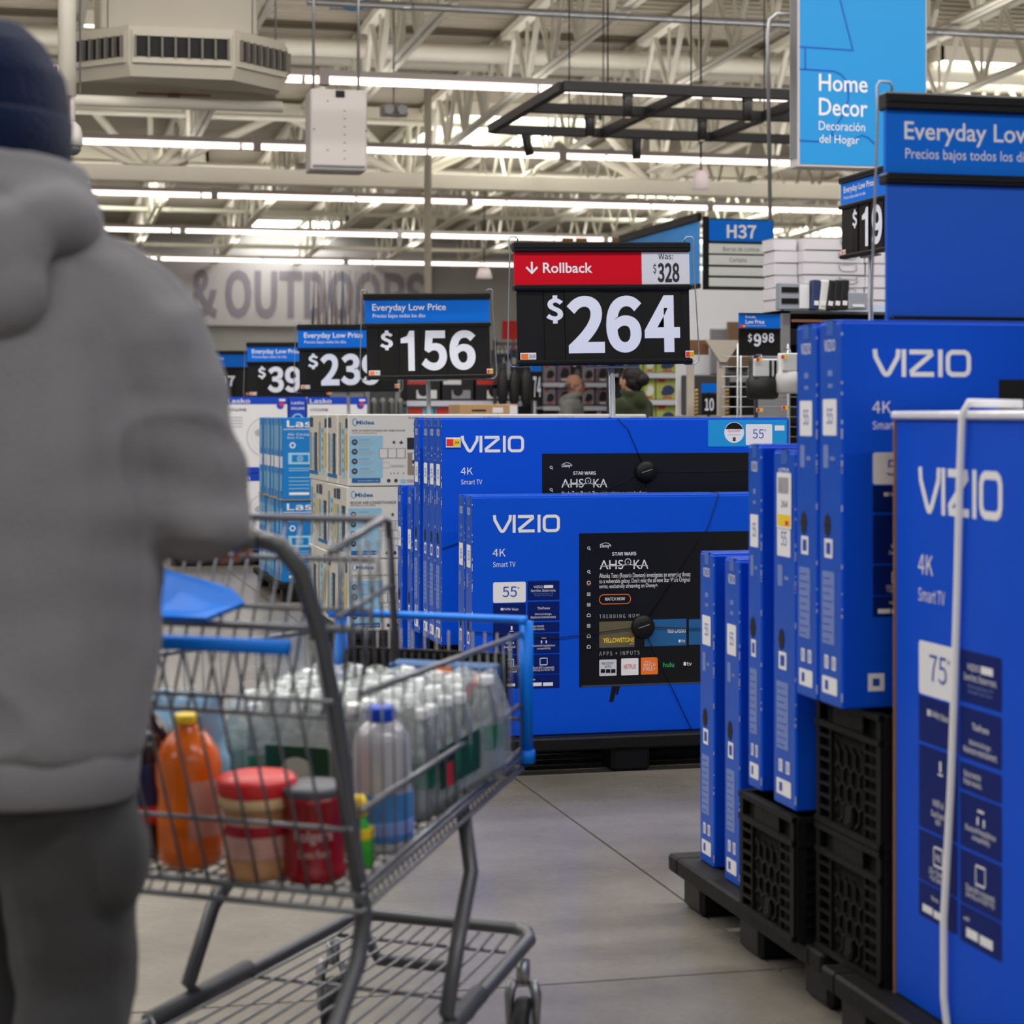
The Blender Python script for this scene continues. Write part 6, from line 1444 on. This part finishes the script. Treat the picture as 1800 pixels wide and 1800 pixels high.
def eyes(t, c, R, s=1, glass=False):
    c = Vector(c); mb = MB(); mi = MB(); ml = MB()
    for sd in (-1, 1):
        ell(mb, c+(R @ Vector((sd*.031, .078, -.004)))*s, (.012*s,)*3, R, 10, 6); ell(mi, c+(R @ Vector((sd*.031, .0865, -.004)))*s, (.0055*s,)*3, R, 8, 5)
        ml.tube([c+(R @ Vector((sd*.05, .083, .016)))*s, c+(R @ Vector((sd*.032, .098, .024)))*s, c+(R @ Vector((sd*.014, .1, .018)))*s], .0035*s, 6)
    e = part('eyeball', mb, [WHITE], t); part('iris', mi, [M('iris_brown', (50, 32, 22), .3)], e); part('eyebrow', ml, [M('hair_dark', (24, 19, 18), .6)], t)
    part('lips', MB().tube([c+(R @ Vector((-.022, .09, -.07)))*s, c+(R @ Vector((0, .101, -.07)))*s, c+(R @ Vector((.022, .09, -.07)))*s], .0055*s, 8), [M('lips', (170, 96, 88), .5)], t)
    if glass:
        mb = MB()
        for sd in (-1, 1): mb.tube([c+(R @ Vector((sd*.033+.021*math.cos(a), .104, -.004+.016*math.sin(a))))*s for a in [i*math.pi/8 for i in range(16)]], .002, 6, closed=True); mb.tube([c+(R @ Vector((sd*.055, .1, 0)))*s, c+(R @ Vector((sd*.082, .02, 0)))*s, c+(R @ Vector((sd*.082, -.01, -.012)))*s], .002, 6)
        mb.rod(c+(R @ Vector((-.012, .106, 0)))*s, c+(R @ Vector((.012, .106, 0)))*s, .002); part('glasses', mb, [PACK[4]], t)
def putme(name, me, mat, t, label=None):
    me.materials.append(mat); o = link(name, me, t)
    if label: o['label'] = label
    return o
# ---- the hooded shopper pushing the cart; local axes: +y is the walking direction
px0, py0 = W(-.662, 2.68)
hd = -TH-math.atan2(FD.x, FD.y)+.10
MAN = thing('person', 'person in grey hoodie, navy knitted cap and charcoal trousers pushing the cart', 'person', (px0, py0, 0), hd)
Ri = Matrix.Rotation(-hd, 4, 'Z'); toL = lambda w: Ri @ (Vector(w)-Vector((px0, py0, 0)))
hR = toL(Bp(.24, hb-.005, HZ)); hL = toL(Bp(.80, hb-.005, HZ))
sh = 1.445; 
eR = Vector((.245, .05, 1.125)); eL = Vector((-.268, .08, 1.125)); sR = Vector((.15, -.0, sh)); sL = Vector((-.165, 0, sh))
wR = hR+Vector((.02, -.085, .03)); wL = hL+Vector((-.02, -.085, .03))
kR = Vector((.07, .06, .49)); kL = Vector((-.10, .16, .50)); aR = Vector((.10, -.06, .09)); aL = Vector((-.1, .22, .09)); pR = Vector((.078, 0, .88)); pL = Vector((-.078, 0, .88))
HC = Vector((-.028, .035, 1.64))
mb = MB()
loft(mb, [(0, 0, .84, .12, .09), (0, 0, .92, .145, .10), (0, 0, 1.05, .13, .09), (0, 0, 1.25, .15, .1), (0, 0, 1.38, .14, .08), (0, .0, 1.43, .09, .06), (0, .01, 1.48, .055, .05)])
limb(mb, [Vector((0, .005, 1.44)), Vector((0, .02, 1.58))], [.058, .056])
for s_, e_, w_ in ((sR, eR, wR), (sL, eL, wL)): limb(mb, [s_-Vector((0, 0, .05)), e_, w_], [.045, .04, .028])
for p_, k_, a_ in ((pR, kR, aR), (pL, kL, aL)): limb(mb, [p_, k_, a_], [.078, .055, .038]); 
RH = head(mb, HC, 1.0, (0, 1, 0))
body = remeshed(mb, .007, 2); putme('body', body, SKIN, MAN)
for w_, sd in ((hR, -1), (hL, 1)):
    mbh = MB(); hand(mbh, w_+Vector((0, -.085, .03)), (0, 1, -.12), (0, 0.1, 1), (sd, 0, 0), 1.0, .85); putme('hand', remeshed(mbh, .0035, 1), SKIN, MAN)
eyes(MAN, HC, RH)
# trousers
GT = fabric('charcoal_trousers', (60, 60, 62), 300)
mb = MB(); loft(mb, [(0, 0, .80, .145, .125), (0, 0, .86, .155, .13), (0, 0, .98, .155, .125), (0, 0, 1.0, .14, .11)])
for p_, k_, a_, s_ in ((pR, kR, aR, 1), (pL, kL, aL, -1)):
    limb(mb, [p_+Vector((0, 0, -.04)), (p_+k_)/2, k_, (k_+a_)/2, a_+Vector((0, 0, .02))], [.1, .094, .082, .076, .07], 16)
    ell(mb, p_+Vector((s_*.085, .01, -.20)), (.03, .05, .07))
    mb.tube([a_+Vector((0, 0, .0)), a_+Vector((0, 0, .06))], .078, 16)
fold = lambda c, n: .007*noise.noise(Vector((c.x*7, c.y*7, c.z*13)))+.004*noise.noise(c*21)
putme('trousers', remeshed(mb, .009, 3, fold), GT, MAN)
# hoodie
HG = fabric('grey_hoodie', (127, 127, 132), 340)
mb = MB()
loft(mb, [(0, -.0, .81, .176, .13), (0, -.0, .82, .184, .135), (0, -.005, .88, .194, .14), (0, -.01, .98, .206, .148), (0, -.015, 1.12, .216, .152), (0, -.015, 1.26, .216, .15), (-.005, -.015, 1.36, .205, .135), (0, -.01, 1.43, .175, .115), (0, -.005, 1.48, .115, .1), (0, 0, 1.53, .08, .085)], 28)
for s_, e_, w_ in ((sR, eR, wR), (sL, eL, wL)):
    sd = 1 if s_.x > 0 else -1
    limb(mb, [s_+Vector((-sd*.02, 0, -.035)), s_+Vector((sd*.045, .01, -.10)), (s_+e_)/2+Vector((sd*.015, 0, 0)), e_, (e_+w_)/2, w_], [.078, .083, .08, .073, .062, .048], 18)
def hf(c, n):
    v = .009*noise.noise(Vector((c.x*5, c.y*5, c.z*6+3)))+.005*noise.noise(Vector((c.x*11, c.y*11, c.z*14)))
    r1 = noise.noise(Vector((c.x*5+5, c.y*5, (c.z+.7*abs(c.x))*5))); v += .007*max(0, 1-abs(r1)*5)**2
    v += .012*noise.noise(Vector((c.x*10, c.y*10, c.z*1.8+7)))
    el = (c-eR).length
    if el < .22: v += .006*math.sin(c.z*70+c.x*20)*(1-el/.22)
    return v
putme('hoodie', remeshed(mb, .008, 4, hf), HG, MAN)
mb = MB(); loft(mb, [(0, -.0, .755, .17, .125), (0, 0, .76, .178, .132), (0, 0, .80, .183, .136), (0, 0, .822, .184, .136), (0, 0, .83, .178, .13)], 28)
hem = part('hem_band', mb, [HG], MAN)
for w_, e_ in ((wR, eR), (wL, eL)): d_ = (w_-e_).normalized(); part('cuff', MB().tube([w_-d_*.02, w_+d_*.035], [.046, .038], 16), [HG], MAN)
# the hood lying in thick folds round the neck
mb = MB()
for (rx, ry, z_, r_, tl, cy) in ((.108, .105, 1.475, .046, .10, .0), (.1, .105, 1.52, .04, .22, .0), (.092, .1, 1.56, .028, .12, .01)):
    pts = [Vector((-.018+rx*math.cos(a), cy+ry*math.sin(a), z_-tl*(ry*math.sin(a))*-1*(-1)*.35+(.0))) for a in [i*2*math.pi/28 for i in range(28)]]
    mb.tube(pts, r_, 12, closed=True)
ell(mb, (0, -.12, 1.45), (.13, .055, .08)); ell(mb, (.095, -.05, 1.495), (.062, .085, .055)); ell(mb, (-.12, -.05, 1.495), (.062, .085, .055)); ell(mb, (.06, -.13, 1.40), (.075, .04, .06)); ell(mb, (-.06, -.13, 1.40), (.075, .04, .06)); ell(mb, (0, -.14, 1.37), (.06, .035, .05))
putme('hood', remeshed(mb, .008, 14, lambda c, n: .006*noise.noise(c*9)+.002*noise.noise(c*24)), HG, MAN)
# cap
NV = M('navy_knit', (8, 26, 62), .95, spec=.1, bump=.6, scale=220, var=.12, sheen=.2)
mb = MB(); loft(mb, [(HC.x, HC.y-.012, HC.z-.055, .088, .106), (HC.x, HC.y-.012, HC.z-.05, .092, .11), (HC.x, HC.y-.012, HC.z+.02, .092, .112), (HC.x, HC.y-.014, HC.z+.06, .084, .104), (HC.x, HC.y-.016, HC.z+.10, .062, .08), (HC.x, HC.y-.018, HC.z+.125, .035, .048), (HC.x, HC.y-.02, HC.z+.133, .012, .016)], 28)
putme('knitted_cap', remeshed(mb, .006, 2, lambda c, n: .003*noise.noise(c*18)), NV, MAN)
mb = MB(); n = 36; T_ = []
loft(mb, [(HC.x, HC.y-.012, HC.z-.062, .09, .109), (HC.x, HC.y-.012, HC.z-.058, .095, .114), (HC.x, HC.y-.012, HC.z-.0, .096, .116), (HC.x, HC.y-.012, HC.z+.008, .091, .111)], 28)
part('cap_cuff', mb, [NV], MAN)
# shoes
for a_ in (aR, aL):
    mb = MB(); loft(mb, [(a_.x, a_.y+.05, .0, .045, .13), (a_.x, a_.y+.05, .03, .048, .135), (a_.x, a_.y+.035, .055, .045, .11), (a_.x, a_.y+.0, .09, .042, .06), (a_.x, a_.y-.0, .11, .04, .045)], 20)
    part('shoe', mb, [M('shoe_black', (30, 30, 32), .6)], MAN); part('sole', MB().box(a_.x-.05, a_.y-.085, 0, a_.x+.05, a_.y+.185, .02, 0, .008), [WHITE], MAN)

# ---- two shoppers far down the store
def far_person(x, y, rz, lab, top, hgt, hairf, faced, jaw=1., glass=False, skin=SKIN, hood=True):
    t = thing('person', lab, 'person', (x, y, 0), rz); s = hgt/1.75; mb = MB(); hc = Vector((0, .03, 1.62))*s
    loft(mb, [(0, 0, .84*s, .12*s, .09*s), (0, 0, .95*s, .14*s, .1*s), (0, 0, 1.2*s, .14*s, .1*s), (0, 0, 1.4*s, .15*s, .09*s), (0, .01, 1.48*s, .06*s, .055*s)], 18)
    limb(mb, [Vector((0, .01, 1.42))*s, Vector((0, .02, 1.56))*s], [.054*s, .052*s])
    R = head(mb, hc, s, faced, jaw)
    H_ = []
    for sd in (-1, 1):
        sh_ = Vector((sd*.17, 0, 1.38))*s; el_ = Vector((sd*.24, .04, 1.1))*s; wr = Vector((sd*.2, .24, 1.0))*s; H_.append((sh_, el_, wr, sd))
        limb(mb, [sh_, el_, wr], [.045*s, .038*s, .025*s], 10); limb(mb, [Vector((sd*.09, 0, .86))*s, Vector((sd*.1, .02, .48))*s, Vector((sd*.1, 0, .08))*s], [.078*s, .055*s, .038*s], 10)
    putme('body', remeshed(mb, .011, 2), skin, t); eyes(t, hc, R, s, glass)
    for sh_, el_, wr, sd in H_:
        mbh = MB(); hand(mbh, wr, (0, 1, -.3), (0, .3, 1), (-sd, 0, 0), s, .4); putme('hand', remeshed(mbh, .005, 1), skin, t)
    mb = MB(); loft(mb, [(0, 0, .74*s, .17*s, .13*s), (0, 0, .95*s, .175*s, .135*s), (0, 0, 1.25*s, .19*s, .13*s), (0, 0, 1.38*s, .19*s, .115*s), (0, 0, 1.46*s, .12*s, .09*s), (0, .0, 1.5*s, .075*s, .075*s)], 20)
    for sh_, el_, wr, sd in H_: limb(mb, [sh_, (sh_+el_)/2, el_, wr-Vector((0, .03, 0))], [.075*s, .072*s, .062*s, .045*s], 12)
    if hood: mb.tube([Vector((.085*s*math.cos(a), (.0+.085*math.sin(a))*s, (1.5-.02*math.sin(a)*-1)*s)) for a in [i*math.pi/10 for i in range(20)]], .035*s, 8, closed=True); ell(mb, (0, -.1*s, 1.43*s), (.1*s, .05*s, .07*s))
    putme('hooded_jacket', remeshed(mb, .012, 3, lambda c, n: .008*noise.noise(c*9)), top, t)
    mb = MB(); loft(mb, [(0, 0, .78*s, .15*s, .12*s), (0, 0, .95*s, .16*s, .12*s)], 16)
    for sd in (-1, 1): limb(mb, [Vector((sd*.09, 0, .84))*s, Vector((sd*.1, .02, .48))*s, Vector((sd*.1, 0, .08))*s], [.1*s, .078*s, .065*s], 12)
    putme('trousers', remeshed(mb, .014, 2), fabric('dark_trousers', (44, 46, 56)), t)
    for sd in (-1, 1): mb = MB(); loft(mb, [(sd*.1*s, .05*s, 0, .045, .13), (sd*.1*s, .04*s, .05, .045, .11), (sd*.1*s, 0, .1, .042, .05)], 14); part('shoe', mb, [M('shoe_black', (30, 30, 32), .6)], t)
    hm = MB(); hairf(hm, hc, R, s); putme('hair', remeshed(hm, .008, 2, lambda c, n: .003*noise.noise(c*40)), M('hair_dark', (24, 19, 18), .6) if hairf is hair_bun else M('hair_grey_brown', (110, 92, 82), .7), t)
    return t
def hair_bun(mb, c, R, s):
    ell(mb, c+(R @ Vector((0, -.03, .03)))*s, (.092*s, .1*s, .1*s), R); ell(mb, c+(R @ Vector((0, -.05, -.02)))*s, (.085*s, .08*s, .08*s), R)
    ell(mb, c+(R @ Vector((0, -.15, .0)))*s, (.065*s, .06*s, .062*s), R); limb(mb, [c+(R @ Vector((0, -.08, -.05)))*s, c+(R @ Vector((0, -.07, -.11)))*s], [.055*s, .035*s])
def hair_short(mb, c, R, s):
    for sd in (-1, 1): ell(mb, c+(R @ Vector((sd*.068, -.03, -.005)))*s, (.014*s, .05*s, .035*s), R)
    ell(mb, c+(R @ Vector((0, -.085, -.01)))*s, (.06*s, .026*s, .04*s), R)
dW = 17.5; x, y = P(1112, dW)
far_person(x, y, .55, 'dark-haired person with a low bun in an olive green hooded jacket beyond the raised carton', fabric('olive_jacket', (52, 60, 38)), 1.68, hair_bun, (0, 1, 0))
dM = 21.5; x, y = P(1006, dM)
far_person(x, y, -2.15, 'bald person with glasses in a pale grey hooded top facing the dark-haired person', fabric('pale_grey_top', (150, 154, 152)), 1.69, hair_short, (0, 1, 0), 1.05, True, M('skin_pale', (190, 140, 118), .5))
